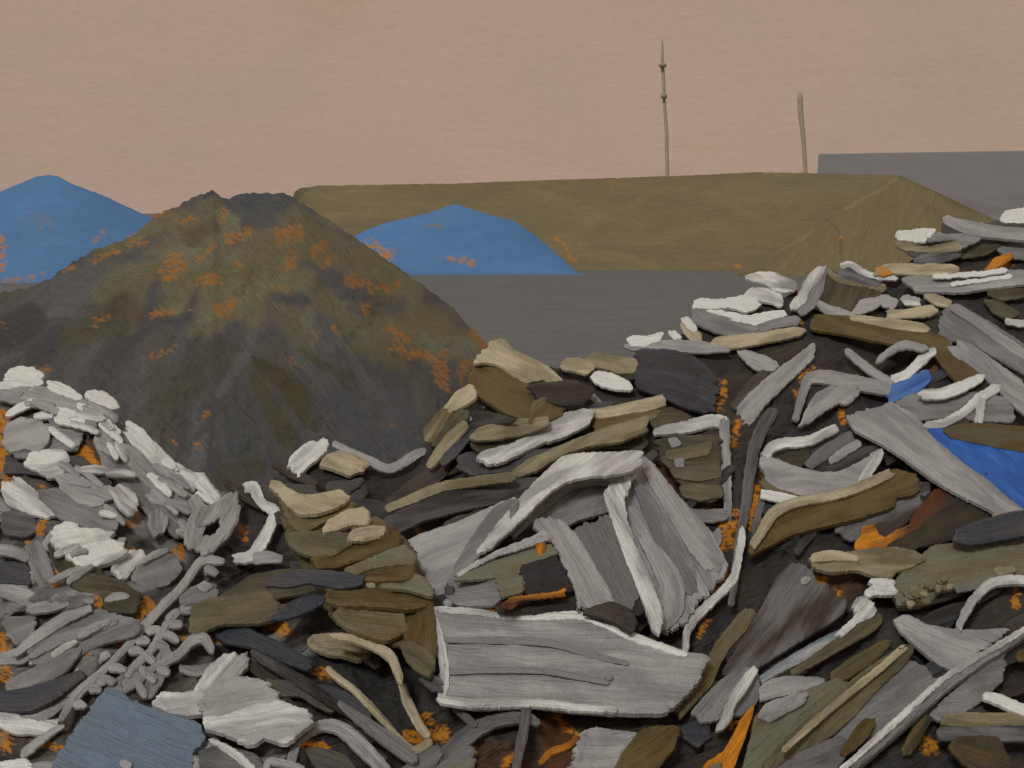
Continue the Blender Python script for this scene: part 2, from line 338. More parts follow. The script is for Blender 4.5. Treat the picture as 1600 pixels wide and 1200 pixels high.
for q in ([(335,436,22),(318,442,14)], [(350,490,22),(360,475,22)], [(258,424,18),(275,405,28)], [(262,432,26),(290,412,16)], [(360,375,22),(385,365,20)], [(450,412,24),(455,400,16)],
          [(373,411,14)], [(495,390,20),(508,383,12)], [(508,410,18),(520,402,12)], [(545,435,18),(580,452,16),(620,440,14)], [(565,475,14),(575,490,14)], [(625,525,8),(640,520,6)],
          [(612,515,14),(630,530,18)], [(615,545,16),(640,555,16)], [(650,555,16),(690,555,20)], [(685,575,30),(695,605,18)], [(725,575,22),(718,590,12)], [(740,520,18),(755,540,22)],
          [(525,515,14),(532,522,8)], [(245,490,14),(275,482,10)], [(295,482,12)], [(150,500,12),(165,490,10)], [(100,425,12),(115,415,8)], [(205,373,14),(230,378,8)], [(150,405,14),(180,395,10)],
          [(275,352,10),(300,342,10)], [(315,400,12),(335,385,10)], [(250,330,20),(268,322,16)], [(320,645,10)], [(308,700,10)], [(272,690,14)], [(5,510,10)], [(20,535,8)], [(240,555,8),(270,545,6)],
          [(450,560,6),(475,575,6)], [(490,602,6)], [(45,585,14),(75,580,10)], [(614,668,5)], [(350,330,14),(345,350,8)], [(440,370,30),(470,360,16)], [(460,455,8),(430,450,8)]):
    P_([(a_*1.0, b_2, c_2*.95) for a_, b_2, c_2 in q], (150, 96, 34), 12, .72, .30, .0004)
MOUND = paint((0,0,0), None, s=.42, rough=.72, amp=1.1, var=.13, vcol=True)
terrain('hill', -620, 1160, 2.6, [(-620,760),(-300,600),(-100,490),(0,458),(50,448),(80,434),(110,412),(150,388),(200,372),(225,354),(245,335),(275,322),(300,309),(320,301),(333,296),(344,307),(358,309),(378,303),(420,300),(452,305),(474,318),(520,348),(560,376),(600,402),(640,432),(700,474),(740,516),(780,560),(900,640),(1160,790)],
        [(-620,25),(400,26),(1160,24)], 800, [(-620,18),(400,18),(1160,19)], 2.6, (72,70,68), mp, R(-50), (1.5, 3, 6, 9), .009, 12, MOUND, jag=4, kk=1.22, kind='structure')
# ---------------------------------------------------------------- base of the scrap heap
CREST = [(-500,560),(0,600),(60,604),(150,630),(240,700),(330,765),(380,775),(430,745),(470,712),(560,716),(600,735),(650,712),(700,640),(740,600),(800,560),(880,580),(990,560),(1060,528),(1100,500),(1200,470),(1290,440),(1400,425),(1450,385),(1560,355),(1600,348),(1800,330),(2100,360)]
ZC = [(-500,9.0),(0,8.4),(340,7.2),(600,7.4),(800,8.0),(1000,8.3),(1250,9.2),(1500,10.0),(1600,10.2),(2100,10.8)]
ZB = [(-500,4.9),(0,4.8),(800,4.5),(1600,4.9),(2100,5.2)]
def heap_iz(X, Y):
    cr = np.interp(X, *zip(*CREST)); zc = np.interp(X, *zip(*ZC)); zb = np.interp(X, *zip(*ZB))
    t = (Y-cr)/(1200-cr); return (1/zc)*(1-t)+(1/zb)*t
def hg(x, y): return -.6 if x < 420 else (.1 if x < 640 else -.35)
hp = rnd_strokes(rg, 170, (-60, 560, 420, 1220), [(108,105,102),(98,95,92),(84,81,79),(114,110,107),(70,67,60)], (40, 110), (14, 34), lambda x, y: .55 if y < 850 else -.5, 5, .75, .004)
hp += rnd_strokes(rg, 420, (400, 420, 1650, 1220), [(37,34,32),(42,37,33),(34,33,35),(50,45,35),(54,48,38),(46,40,36),(41,41,44)], (50, 140), (12, 34), hg, 5, .75, .004)
Q_ = lambda pts, c_, soft=6, a=.9, dry=0, rel=.002: hp.append((pts, c_, soft, a, dry, rel))
Q_([(240,1060,120),(300,990,90),(330,940,60)], (68,60,54), 20, .8); Q_([(60,1160,70),(150,1100,70)], (70,62,56), 20, .7); Q_([(430,840,60),(360,880,60)], (44,40,39), 14, .95); Q_([(400,800,60),(430,760,40)], (44,40,38), 10, .95)
Q_([(500,760,46),(640,745,40)], (44,41,39), 10, .9); Q_([(350,1090,70),(560,1060,110),(600,1120,120)], (42,40,37), 16, .95); Q_([(30,645,18),(70,645,18)], (70,68,58), 6, .9); Q_([(20,725,30),(80,735,30)], (64,62,62), 8, .8)
Q_([(88,658,26),(120,668,22)], (80,56,28), 6, .9); Q_([(140,690,24),(150,730,22)], (84,60,30), 6, .9); Q_([(240,790,24),(200,760,30)], (78,70,62), 10, .8); Q_([(1060,740,60),(1100,790,50)], (78,48,28), 10, .8)
Q_([(1150,680,60),(1160,800,60)], (52,44,40), 10, .9); Q_([(1180,900,60),(1230,850,50)], (44,42,38), 10, .9); Q_([(1130,990,60)], (38,37,37), 10, .95); Q_([(1280,900,30),(1330,915,40)], (70,48,34), 8, .8); Q_([(1110,600,40),(1130,700,34)], (50,46,40), 8, .8)
Q_([(860,1130,50),(880,1190,60)], (80,50,28), 12, .85); Q_([(760,1180,60),(820,1190,50)], (62,42,30), 10, .8); Q_([(930,1125,40),(1010,1125,30)], (62,56,46), 8, .8); Q_([(1450,580,30),(1500,590,30)], (84,58,34), 10, .8)
for q in ([(10,625,16),(55,630,14)], [(2,650,22),(8,700,18),(6,760,16)], [(95,700,14),(130,705,18),(150,730,22)], [(60,700,8),(95,698,8)], [(12,760,20),(30,765,12)], [(30,700,10)], [(60,760,10),(72,778,12),(85,795,8)],
          [(205,820,12),(215,795,12)], [(208,860,16),(195,875,10)], [(255,805,10),(262,830,12)], [(75,785,14),(62,830,14)], [(90,905,30),(105,880,14)], [(40,830,12),(50,870,12)], [(150,935,16),(155,950,12)], [(170,965,16)],
          [(225,945,26),(215,965,14)], [(235,975,16)], [(270,880,22),(280,860,14)], [(130,1015,22)], [(5,1000,20),(8,1060,20)], [(190,1000,18),(200,1010,14)], [(10,1140,18),(8,1170,20)], [(95,1165,10),(50,1165,8)], [(290,1000,14),(320,990,10)],
          [(330,1000,8),(350,1005,6)], [(380,830,16),(385,840,12)], [(430,965,14),(465,950,18)], [(375,965,8),(440,985,20)], [(490,1045,14),(515,1055,14)], [(470,1155,20),(505,1165,22)], [(640,1150,20),(690,1150,30)], [(665,1120,16),(672,1150,14)],
          [(735,1165,22),(720,1190,20)], [(800,1185,20),(790,1200,12)], [(870,1120,16),(900,1150,12)], [(700,780,8),(760,765,6)], [(730,770,8),(740,790,6)], [(830,755,8)], [(655,830,8)], [(1045,630,10),(1060,640,10)], [(1130,595,10),(1120,640,12)],
          [(1145,690,20),(1155,660,10)], [(1190,730,14),(1195,760,18)], [(1150,800,14),(1145,850,18)], [(1135,830,26),(1128,850,14)], [(1130,900,24),(1120,925,18)], [(1105,970,10),(1090,990,8)], [(1150,910,10)], [(1175,770,24),(1170,820,18)],
          [(1260,590,22),(1275,575,12)], [(1245,615,12)], [(1255,505,10)], [(1245,450,12),(1250,440,10)], [(1315,640,14),(1320,655,12)], [(1310,1070,14),(1290,1080,8)], [(1180,1035,12),(1200,1015,14)], [(1140,1130,18),(1150,1120,10)],
          [(1100,1150,16),(1085,1160,10)], [(1180,1165,14)], [(1450,1165,26),(1458,1170,20)], [(1280,905,20),(1290,930,14)], [(1350,850,24),(1360,830,20)], [(1440,830,14)], [(1505,430,10)], [(1575,410,16),(1560,420,12)], [(1540,430,14)], [(1560,530,10),(1570,560,8)],
          [(1590,930,14),(1585,945,12)], [(1520,1000,8)], [(1310,925,14)], [(1180,505,10),(1200,503,8)], [(795,752,6)], [(960,515,8)], [(1385,655,6)]):
    Q_(q, CO['O'], 10, .95, .16, .0006)
HEAP = paint((0,0,0), None, s=1.15, rough=.6, amp=1.0, var=.16, vcol=True)
terrain('scrap_rubble', -460, 2060, 3.4, CREST, ZC, 1560, [(x, 1/float(heap_iz(np.array(float(x)), np.array(1560.)))) for x in (-500, 0, 340, 800, 1200, 1600, 2100)],
        3.4, (48,44,41), hp, R(20), (.6, 1.4, 3, 5), .022, 30, HEAP, jag=6, kind='stuff', label='dark tangled rubble and rusty earth filling the gaps of the scrap heap')
# ---------------------------------------------------------------- pieces of scrap
RES = 2; BX0, BY0, BX1, BY1 = -440, 250, 2080, 1320
gx = np.arange(BX0, BX1, RES)+RES/2; gy = np.arange(BY0, BY1, RES)+RES/2
GX, GY = np.meshgrid(gx, gy, indexing='ij')
BUF = heap_iz(GX, GY)*1.012
prng = random.Random(11); PIECES = {}
def outline(pts, wob):
    pts = np.array(pts, float)
    if pts.shape[1] == 3:
        c_ = catmull(pts, 4); d = np.gradient(c_[:, :2], axis=0); L = np.hypot(d[:, 0], d[:, 1])+1e-9
        nrm = np.stack([-d[:, 1]/L, d[:, 0]/L], -1); hw = c_[:, 2:3]/2
        a = c_[:, :2]+nrm*hw; b_ = c_[:, :2]-nrm*hw
        e0 = c_[0, :2]-d[0]/L[0]*hw[0]*.5; e1 = c_[-1, :2]+d[-1]/L[-1]*hw[-1]*.5
        po = np.vstack([a, [e1], b_[::-1], [e0]]); sp = c_[:, :2]
        sp = np.vstack([sp[0]-(sp[1]-sp[0])*3, sp, sp[-1]+(sp[-1]-sp[-2])*3])
    else:
        po = pts; q = []
        for i in range(len(po)):
            a, b_ = po[i], po[(i+1) % len(po)]; q += [a*.9+b_*.1, a*.1+b_*.9]
        po = np.array(q); sp = None
    q = []
    for i in range(len(po)):
        a, b_ = po[i], po[(i+1) % len(po)]; n = max(1, int(np.hypot(*(b_-a))/3))
        for k in range(n): q.append(a+(b_-a)*k/n)
    q = np.array(q); s = prng.uniform(0, 99)
    q[:, 0] += wob*(1.0*fbm(q[:, 0]/9+s, q[:, 1]/9, 2)+1.5*vn(q[:, 0]/2.5+s, q[:, 1]/2.5))
    q[:, 1] += wob*(1.0*fbm(q[:, 0]/9, q[:, 1]/9+s, 2)+1.5*vn(q[:, 0]/2.5, q[:, 1]/2.5+s))
    return q, sp
def piece(name, cat, cols, pts, label, th=.035, ang=None, wob=1.0, parent=None, group=None, var=.075, tilt=1.0, rough=.47, amp=1.0):
    if isinstance(pts, str): pts = [tuple(float(v) for v in p.split(',')) for p in pts.split()]
    if cols[0] in ('W', 'w'): wob = wob*1.5
    q, sp = outline(pts, wob); th = .004+th*.36
    gq = np.roll(q, -1, 0)-np.roll(q, 1, 0); gn = np.stack([gq[:, 1], -gq[:, 0]], -1)/(np.hypot(gq[:, 0], gq[:, 1])[:, None]+1e-6)
    sgn = np.sign(np.dot(q[:, 0], np.roll(q[:, 1], -1))-np.dot(q[:, 1], np.roll(q[:, 0], -1))); q = q+gn*sgn*1.7
    if sp is None:
        c0 = q.mean(0)
        if ang is None:
            ev, V = np.linalg.eigh(np.cov((q-c0).T)); ax = V[:, 1]
        else: ax = np.array([math.cos(R(ang)), -math.sin(R(ang))])
        sp = np.array([c0-ax*400, c0+ax*400])
    dv, du, kk_, _t = spine_dist(sp, q); sd_ = sp[1:]-sp[:-1]; ax_ = sd_[kk_]/(np.hypot(sd_[kk_, 0], sd_[kk_, 1])[:, None]+1e-9)
    gn2 = gn*sgn; al = (gn2*ax_).sum(1); s_ = prng.uniform(0, 99)
    amp_ = wob*min(5.0, 1.2+math.sqrt(np.ptp(q[:, 0])*np.ptp(q[:, 1]))/22)
    q = q+ax_*(np.sign(al)*np.clip(np.abs(al)*1.6-.5, 0, 1)*amp_*(1.6*vn(dv/2.3+s_, dv*0+s_)+1.2*vn(dv/6+s_, dv*0)))[:, None]
    x0, y0 = q.min(0); x1, y1 = q.max(0)
    # interior points
    area = abs(np.dot(q[:, 0], np.roll(q[:, 1], 1))-np.dot(q[:, 1], np.roll(q[:, 0], 1)))/2
    st = min(8.0, max(3.0, math.sqrt(area/420)))
    a, b_ = np.meshgrid(np.arange(x0, x1, st), np.arange(y0, y1, st)); a = a.ravel(); b_ = b_.ravel()
    a = a+_rs.uniform(-.3, .3, a.shape)*st; b_ = b_+_rs.uniform(-.3, .3, b_.shape)*st
    ins = inside(q, a, b_); ip = np.stack([a[ins], b_[ins]], -1)
    if len(ip):
        dm = np.hypot(ip[:, None, 0]-q[None, :, 0], ip[:, None, 1]-q[None, :, 1]).min(1); ip = ip[dm > 1.5]
    allp = np.vstack([q, ip]) if len(ip) else q
    vs, es, fs, ov, oe, of = delaunay_2d_cdt([Vector(p) for p in allp], [], [list(range(len(q)))], 1, 1e-4)
    V2 = np.array([tuple(v) for v in vs]); tris = [tuple(f) for f in fs]
    # plane (1/z linear over the picture), leaning like the heap, laid on what is already there
    i0, i1 = max(0, int((x0-BX0)/RES)), int((x1-BX0)/RES)+1; j0, j1 = max(0, int((y0-BY0)/RES)), int((y1-BY0)/RES)+1
    SX = GX[i0:i1, j0:j1]; SY = GY[i0:i1, j0:j1]; msk = inside(q, SX, SY); sub = BUF[i0:i1, j0:j1]
    xc, yc = V2.mean(0)
    hz = heap_iz(V2[:, 0], V2[:, 1])
    Amat = np.c_[np.ones(len(V2)), V2[:, 0]-xc, V2[:, 1]-yc]
    co, *_ = np.linalg.lstsq(np.vstack([Amat, [[0, 40, 0], [0, 0, 40]]]), np.r_[hz, 0, 40*.00012], rcond=None)
    co[1] += prng.gauss(0, .000002)*tilt; co[2] += prng.gauss(0, .000004)*tilt
    zc = 1/co[0]; plane = lambda x, y: co[0]+co[1]*(x-xc)+co[2]*(y-yc)
    up = th*.8/zc**2
    if parent is not None and '_plane' in PIECES.get(parent.name, {}):
        pr = PIECES[parent.name]; co = pr['co'].copy(); xc, yc = pr['c']; extra = pr['th']*.5/zc**2; co[0] += extra
    else:
        if msk.any(): dlt = sub[msk]-plane(SX[msk], SY[msk])
        else: dlt = np.array([0.0])
        co[0] += np.percentile(dlt, 96.5)+up
    iz = plane(V2[:, 0], V2[:, 1]); Z = 1/iz
    P = P3(V2[:, 0], V2[:, 1], Z)
    c3 = P.mean(0); ctr = P3(xc, yc, 1/plane(xc, yc)); ex = P3(xc+50, yc, 1/plane(xc+50, yc))-ctr; ey = P3(xc, yc+50, 1/plane(xc, yc+50))-ctr
    nrm = np.cross(ey, ex); nrm /= np.linalg.norm(nrm)
    if nrm[1] > 0 and nrm[2] < 0 or np.dot(nrm, np.array([0, 0, CAM_H])-c3) < 0: nrm = -nrm
    dist = np.hypot(V2[:, None, 0]-q[None, :, 0], V2[:, None, 1]-q[None, :, 1]).min(1)
    v, u, k, tt = spine_dist(sp, V2)
    px = zc/F
    seed = prng.uniform(0, 99)
    wmax = np.abs(v).max()+1e-6
    h = th*(.42*vn(v/6+seed, u/70)+.5*fbm(V2[:, 0]/26+seed, V2[:, 1]/26, 2)) + .35*th*np.exp(-((dist-4.5)/2.5)**2)
    h = np.where(dist < .8, -.12*th, h)
    top = P+nrm*h[:, None]; bot = P-nrm*th
    # boundary edges
    from collections import Counter
    cnt = Counter(); dirn = {}
    for t_ in tris:
        for a_, b2 in ((t_[0], t_[1]), (t_[1], t_[2]), (t_[2], t_[0])):
            cnt[frozenset((a_, b2))] += 1; dirn[frozenset((a_, b2))] = (a_, b2)
    n = len(V2); faces = []
    e1 = P[tris[0][1]]-P[tris[0][0]]; e2 = P[tris[0][2]]-P[tris[0][0]]; flip = np.dot(np.cross(e1, e2), nrm) < 0
    for t_ in tris:
        f = t_ if not flip else t_[::-1]; faces.append(f); faces.append(tuple(i+n for i in f[::-1]))
    for e, c_ in cnt.items():
        if c_ == 1:
            a_, b2 = dirn[e]
            if flip: a_, b2 = b2, a_
            faces.append((2*n+b2, 2*n+a_, 3*n+a_, 3*n+b2))
    uvm = np.stack([u*px*1.25, v*px*1.25], -1)
    col = tuple(CO[x] if isinstance(x, str) else x for x in cols)
    mt = paint(col[0], col[1] if len(col) > 1 else None, s=1.0, rough=rough, amp=amp, var=var)
    used = sorted({i for f in faces for i in f}); mp_ = {o_: k_ for k_, o_ in enumerate(used)}
    faces = [tuple(mp_[i] for i in f) for f in faces]
    ob = mesh(name, np.vstack([top, bot, top, bot])[used], faces, mt, np.vstack([uvm]*4)[used], parent=parent, origin=P.mean(0))
    if parent is None: tag(ob, label, cat, group)
    elif label: ob['label'] = label
    PIECES[ob.name] = {'_plane': 1, 'co': co, 'c': (xc, yc), 'th': th}
    if msk.any(): sub[msk] = np.maximum(sub[msk], plane(SX[msk], SY[msk])+.35*th/zc**2)
    return ob
# ---- name, category, colours, outline (x,y) or bar (x,y,width) on the heap, label
S = piece
MP, SP, BM, RK, PL, RD, PI = 'scrap_sheet', 'metal_strip', 'steel_beam', 'rubble_chunk', 'plank', 'bent_rod', 'pipe'
cMP, cSP, cBM, cRK, cPL, cRD = 'metal sheet', 'metal strip', 'beam', 'rubble', 'plank', 'rod'
# ======== loose slivers filling the gaps, under everything else
RUST = [(x[0], x[1], max(14, x[2]*.8)) for q in hp if q[1] == CO['O'] for x in q[0]]
def slivers(n, box, cols, ang, L, W_, label, group):
    k = 0
    while k < n:
        x, y = prng.uniform(box[0], box[2]), prng.uniform(box[1], box[3])
        if y < np.interp(x, *zip(*CREST))+14: continue
        a = ang(x, y)+prng.gauss(0, .22); l = prng.uniform(*L); w_ = prng.uniform(*W_); b_ = prng.gauss(0, .18)
        pts = [(x-l*math.cos(a)/2, y-l*math.sin(a)/2, w_*.6), (x, y+b_*l*.3, w_), (x+l*math.cos(a)/2, y+l*math.sin(a)/2, w_*.7)]
        if any(math.hypot(px_-rx, py_-ry) < rr+w_/2 for px_, py_, _w in pts for rx, ry, rr in RUST): k += .15; continue
        S('metal_sliver', 'metal scrap', prng.choice(cols), pts, label, th=.02, group=group); k += 1
slivers(62, (-20, 600, 330, 1200), ['gw', 'wg', 'gw', 'mg', 'gm'], lambda x, y: .6 if y < 830 else -.45, (34, 84), (12, 26), 'grey sliver half buried among the pale scrap of the left heap', 'grey slivers in the left heap')
slivers(120, (400, 560, 1600, 1200), [['k','u'], ['d','k'], ['v','k'], ['u','k'], ['n','k'], ['v','u'], ['d','n'], ['u','d']], lambda x, y: (.15 if x < 700 and y < 900 else (.6 if x < 700 else -.45)), (46, 110), (12, 28), 'dark sliver half buried in the gaps between larger scrap', 'dark slivers in the gaps of the heap')
slivers(95, (1650, 380, 2000, 1200), ['gw', 'gm', 'lo', 'bz', 'mg', 'dm', 'wg', 'sl', 'tl'], lambda x, y: -.3, (60, 150), (20, 46), 'weathered board or sheet on the right flank of the heap', 'boards and sheets on the right flank')
slivers(45, (-360, 640, -50, 1180), ['gw', 'gm', 'mg', 'wg', 'Ww', 'dm'], lambda x, y: .3, (60, 130), (20, 46), 'pale scrap piece on the far left flank of the heap', 'pale pieces on the far left flank')
# ======== far right crest
S(MP, cMP, 'mg', '1555,386 1580,380 1606,379 1606,404 1588,402 1568,396', 'mid grey sheet scrap at the right edge below the long pale beam', th=.03)
S(PL, cPL, 'ov', '1496,396 1530,384 1565,372 1572,380 1540,396 1505,402', 'olive plank slanting under the pale beam at the upper right', th=.03)
S(PL, cPL, ['v','d'], '1528,352 1560,345 1606,348 1606,360 1560,361', 'dark olive board below the topmost white block', th=.03)
S(RK, cRK, 'WW', '1564,342 1570,331 1585,327 1606,325 1606,347 1570,346', 'white striped block at the very top of the heap, right edge', th=.04)
S(PL, cPL, 'nd', '1416,392 1450,391 1500,392 1500,400 1450,400 1425,399', 'thin slate board under the grey and tan layered slab', th=.02)
S(PL, cPL, 'nm', '1428,406 1445,397 1490,393 1500,399 1475,407 1440,413', 'short slate wedge just above the buff plank near the crest', th=.03)
S(PL, cPL, 'tl', '1398,376 1440,378 1450,366 1500,369 1500,390 1460,393 1420,391 1402,385', 'layered tan and grey slab poking out left below the white cap', th=.04)
S(SP, cSP, 'gm', '1448,376 1455,364 1500,364 1535,368 1528,375 1505,386 1499,378 1499,372', 'grey folded strip joining the tan layered slab to the pale beam', th=.03)
S(RK, cRK, 'W', '1398,368 1402,361 1425,360 1445,357 1462,358 1455,364 1450,370 1440,377 1410,374', 'bright white cap lying on the layered tan slab, upper right crest', th=.04)
S(MP, cMP, ['n'], '1472,362 1472,349 1480,348 1510,360 1500,364', 'small dark slate triangle under the head of the pale crest beam', th=.02)
S(BM, cBM, 'gw', '1478,342,11 1492,348,14 1520,356,18 1560,362,16 1606,366,16', 'long light grey beam running along the top of the heap to the right edge', th=.06)
S(RK, cRK, ['O','r'], '1541,422 1553,404 1578,396 1582,402 1566,412 1550,422', 'orange rusty flake in the dark hollow near the upper right edge', th=.02)
S(PL, cPL, 'ov', '1540,458 1560,449 1606,442 1606,462 1565,468', 'olive board just below the long pale crest plank', th=.03)
S(PL, cPL, 'ov', '1538,468 1562,471 1592,488 1578,497 1556,490', 'stubby olive board beside the upper right slanting panels', th=.03)
S(SP, cSP, 'wW', '1572,501,5 1590,504,7 1606,506,8', 'small white strip at the right edge above the slanting grey panels', th=.02)
# ======== slope below the crest
S(MP, cMP, ['o','v'], '1262,478 1272,445 1286,422 1302,424 1330,440 1378,452 1372,468 1340,486 1300,482', 'dark olive hollow sheet beside the upright white shard', th=.03, ang=70)
S(SP, cSP, 'tl', '1290,421,5 1312,436,7 1345,442,8 1382,450,10', 'crooked tan strip across the top of the dark olive sheet', th=.02)
S(MP, cMP, 'nm', '1310,425 1318,417 1340,422 1375,440 1373,447 1335,438 1312,431', 'dark slate sheet tucked under the white arched strip', th=.02)
S(SP, cSP, 'Ww', '1314,415,6 1330,413,6 1350,425,6 1372,431,8 1403,430,11', 'bright white arched strip near the crest, left of the long pale plank', th=.03)
S(PL, cPL, 'tc', '1372,420 1385,413 1440,412 1488,414 1498,420 1480,428 1430,428 1390,424', 'buff plank lying flat directly above the long pale plank', th=.04)
S(RK, cRK, ['O','t'], '1366,428 1370,419 1380,418 1395,426 1380,429', 'small orange rusty clod at the left end of the buff plank', th=.02)
S(PL, cPL, 'gw', '1410,436 1420,432 1480,430 1560,423 1606,422 1606,441 1550,448 1500,455 1430,453 1424,446', 'long pale grey plank crossing to the right edge near the crest', th=.05)
S(SP, cSP, ['W'], '1460,431,4 1510,429,4 1570,422,4', 'thin white batten on the upper edge of the long pale plank', th=.02)
S(SP, cSP, ['W'], '1488,444,3 1530,438,3 1578,431,4', 'thin white sliver lying on the face of the long pale plank', th=.02)
S(RK, cRK, 'ww', '1340,476 1346,470 1370,465 1385,460 1402,470 1396,481 1378,474 1365,482 1345,489 1336,488', 'white angular scrap under the dark olive sheet near the crest', th=.03)
S(RK, cRK, 'wW', '1407,465 1418,462 1438,467 1436,475 1416,474', 'small white lozenge below the long pale plank', th=.03)
S(RK, cRK, 'tc', '1443,461 1460,459 1486,471 1483,478 1465,476', 'buff lozenge right of the small white lozenge', th=.03)
S(PL, cPL, 'tc', '1386,485 1420,484 1455,477 1466,485 1450,493 1387,496', 'short buff plank with a notched left end among the crest rubble', th=.03)
S(SP, cSP, 'gw', '1275,470,7 1292,482,11 1312,488,12 1332,495,10', 'grey strip sagging down to the long brown board', th=.03)
S(PL, cPL, 'zb', '1267,505 1275,492 1330,494 1395,506 1450,517 1478,528 1500,560 1535,588 1500,602 1480,578 1462,553 1435,542 1380,533 1330,522 1270,513', 'long brown board bending down towards the slanting grey panels', th=.05, ang=-15)
S(SP, cSP, 'tc', '1332,496,6 1360,500,9 1395,505,12 1430,510,12 1448,513,7', 'ragged buff strip on top of the long brown board', th=.02)
S(MP, cMP, 'mg', '1464,517 1479,482 1494,474 1542,501 1606,542 1606,585 1560,560 1522,536 1494,532 1480,537', 'darker grey slanting panel, upper of the two at the right edge', th=.04, ang=-33)
S(SP, cSP, 'gw', '1492,480,10 1535,508,12 1580,540,12 1606,556,12', 'pale ridge strip along the upper slanting grey panel', th=.02)
S(MP, cMP, 'gw', '1484,547 1497,531 1520,540 1552,563 1600,598 1606,650 1580,628 1552,600 1531,583 1508,566', 'lighter grey slanting panel, lower of the two at the right edge', th=.04, ang=-38)
# ======== middle crest whites
S(RK, cRK, 'gW', '1164,432 1182,426 1205,425 1240,438 1244,452 1226,456 1208,452 1196,442 1178,438', 'pale ragged chunk at the back of the white cluster, left of the upright shard', th=.04)
S(MP, cMP, 'gm', '1246,484 1260,472 1276,438 1292,420 1284,456 1272,478 1254,492', 'grey back face plate leaning behind the upright white shard', th=.03, ang=60)
S(SP, cSP, 'Ww', '1234,477 1244,466 1254,450 1264,430 1278,418 1290,419 1276,440 1263,454 1259,470 1245,480', 'upright bright white shard leaning right at the crest', th=.04, ang=60)
S(RK, cRK, 'Ww', '1164,462 1174,450 1198,451 1220,460 1223,478 1206,472 1182,467', 'bright white chunk in the middle of the white cluster', th=.04)
S(MP, cMP, 'gm', '1082,500 1086,482 1112,487 1150,499 1182,507 1196,514 1184,522 1140,523 1104,512', 'grey boat-shaped sheet under the white cluster', th=.04, ang=-14)
S(RK, cRK, 'WW', '1083,471 1092,466 1128,469 1160,462 1186,467 1182,482 1166,486 1140,478 1120,480 1086,481', 'long bright white slab at the left end of the white cluster', th=.04, ang=2)
S(SP, cSP, 'W', '1104,485 1140,488 1170,494 1200,488 1226,485 1226,491 1205,501 1182,506 1150,500 1124,492', 'thin white slab at the bottom of the white cluster, above the grey boat-shaped sheet', th=.03)
S(SP, cSP, 'gm', '1190,512,9 1215,504,11 1246,500,12', 'short grey strip behind the long buff plank of the crest', th=.02)
S(RK, cRK, 'tc', '1064,505 1075,502 1088,516 1096,522 1095,534 1080,531 1068,517', 'buff stump left of the grey boat-shaped sheet', th=.04)
S(RK, cRK, 'W', '1066,500 1072,495 1084,503 1088,516 1078,514', 'white tip on the buff stump', th=.03)
S(PL, cPL, 'tc', '1111,534 1120,527 1180,521 1240,511 1258,514 1250,522 1205,532 1150,542 1122,542', 'long buff plank under the grey boat-shaped sheet', th=.04)
S(SP, cSP, 'gw', '975,540 1000,534 1060,532 1110,536 1142,547 1100,549 1040,547 985,545', 'flat grey strip on top of the black grooved panel', th=.03)
S(RK, cRK, 'W', '978,530 992,525 1014,526 1038,519 1030,530 1008,539 986,538', 'white splintered chip at the left end of the flat grey strip', th=.03)
S(RK, cRK, 'W', '1044,518 1054,517 1065,527 1054,529', 'tiny white chip lying above the middle of the flat grey strip', th=.03)
S(RK, cRK, 'tl', '914,560 930,550 958,556 996,562 993,580 970,582 942,573 922,571', 'mottled buff block left of the black grooved panel', th=.04)
S(RK, cRK, 'tc', '876,570 886,560 905,560 922,566 930,574 914,583 895,577 880,575', 'rounded buff stone left of the mottled buff block', th=.04)
S(RK, cRK, 'WW', '924,590 930,580 955,583 985,598 989,608 960,607 935,598', 'bright white lozenge lying in the dark just left of the black grooved panel', th=.04)
S(SP, cSP, 'gm', '899,598,4 912,608,5 928,622,8 943,637,4', 'small faint grey sliver in the dark below the white lozenge', th=.015)
S(MP, cMP, ['K','n'], '995,550 1002,545 1050,547 1082,556 1106,576 1120,596 1116,640 1100,643 1070,635 1030,616 994,604 993,580', 'black grooved panel on the crest in the middle of the heap', th=.04, ang=-14, var=.3, rough=.4, amp=1.7)
# ======== middle slope: right of centre
S(PL, cPL, ['v','o'], '1014,652 1024,640 1050,636 1082,652 1050,661 1022,668', 'dark olive board above the bent pale frame', th=.03)
S(MP, cMP, ['v','o'], '1026,688 1050,682 1122,680 1126,730 1128,772 1110,784 1078,776 1052,742 1035,715', 'dark olive crate side hanging inside the bent pale frame', th=.03, ang=2)
S(PL, cPL, ['o','l'], '1040,705 1070,700 1112,690 1108,708 1070,716 1045,716', 'olive slat across the upper part of the dark crate side', th=.02)
S(PL, cPL, ['o','l'], '1050,732 1085,728 1122,730 1124,744 1090,750 1054,744', 'olive slat across the middle of the dark crate side', th=.02)
S(PL, cPL, ['o','l'], '1062,760 1090,756 1126,760 1128,774 1096,780 1068,775', 'olive slat across the foot of the dark crate side', th=.02)
S(RK, cRK, 'g', '1046,686 1056,684 1062,694 1050,697', 'pale fleck on the dark crate side, the upper one', th=.015)
S(RK, cRK, 'g', '1054,718 1066,717 1069,728 1057,727', 'pale fleck on the dark crate side, the lower one', th=.015)
fr = S('bent_bar', 'bar', 'wW', '1024,674,8 1045,670,13 1080,664,15 1110,657,16 1134,658,14', 'bent pale frame with a long upright leg beside the dark crate side', th=.04)
S('leg', None, 'wg', '1132,658,14 1132,690,13 1134,740,13 1137,780,10 1138,812,6', None, th=.03, parent=fr)
S(SP, cSP, 'mg', '1070,794 1100,798 1134,795 1137,810 1110,814 1088,812', 'grey smeared strip below the dark crate side', th=.02)
S(RK, cRK, 'gm', '1106,836 1125,826 1127,846 1118,858 1110,850', 'small grey scrap touching the right edge of the bright folded panel', th=.02)
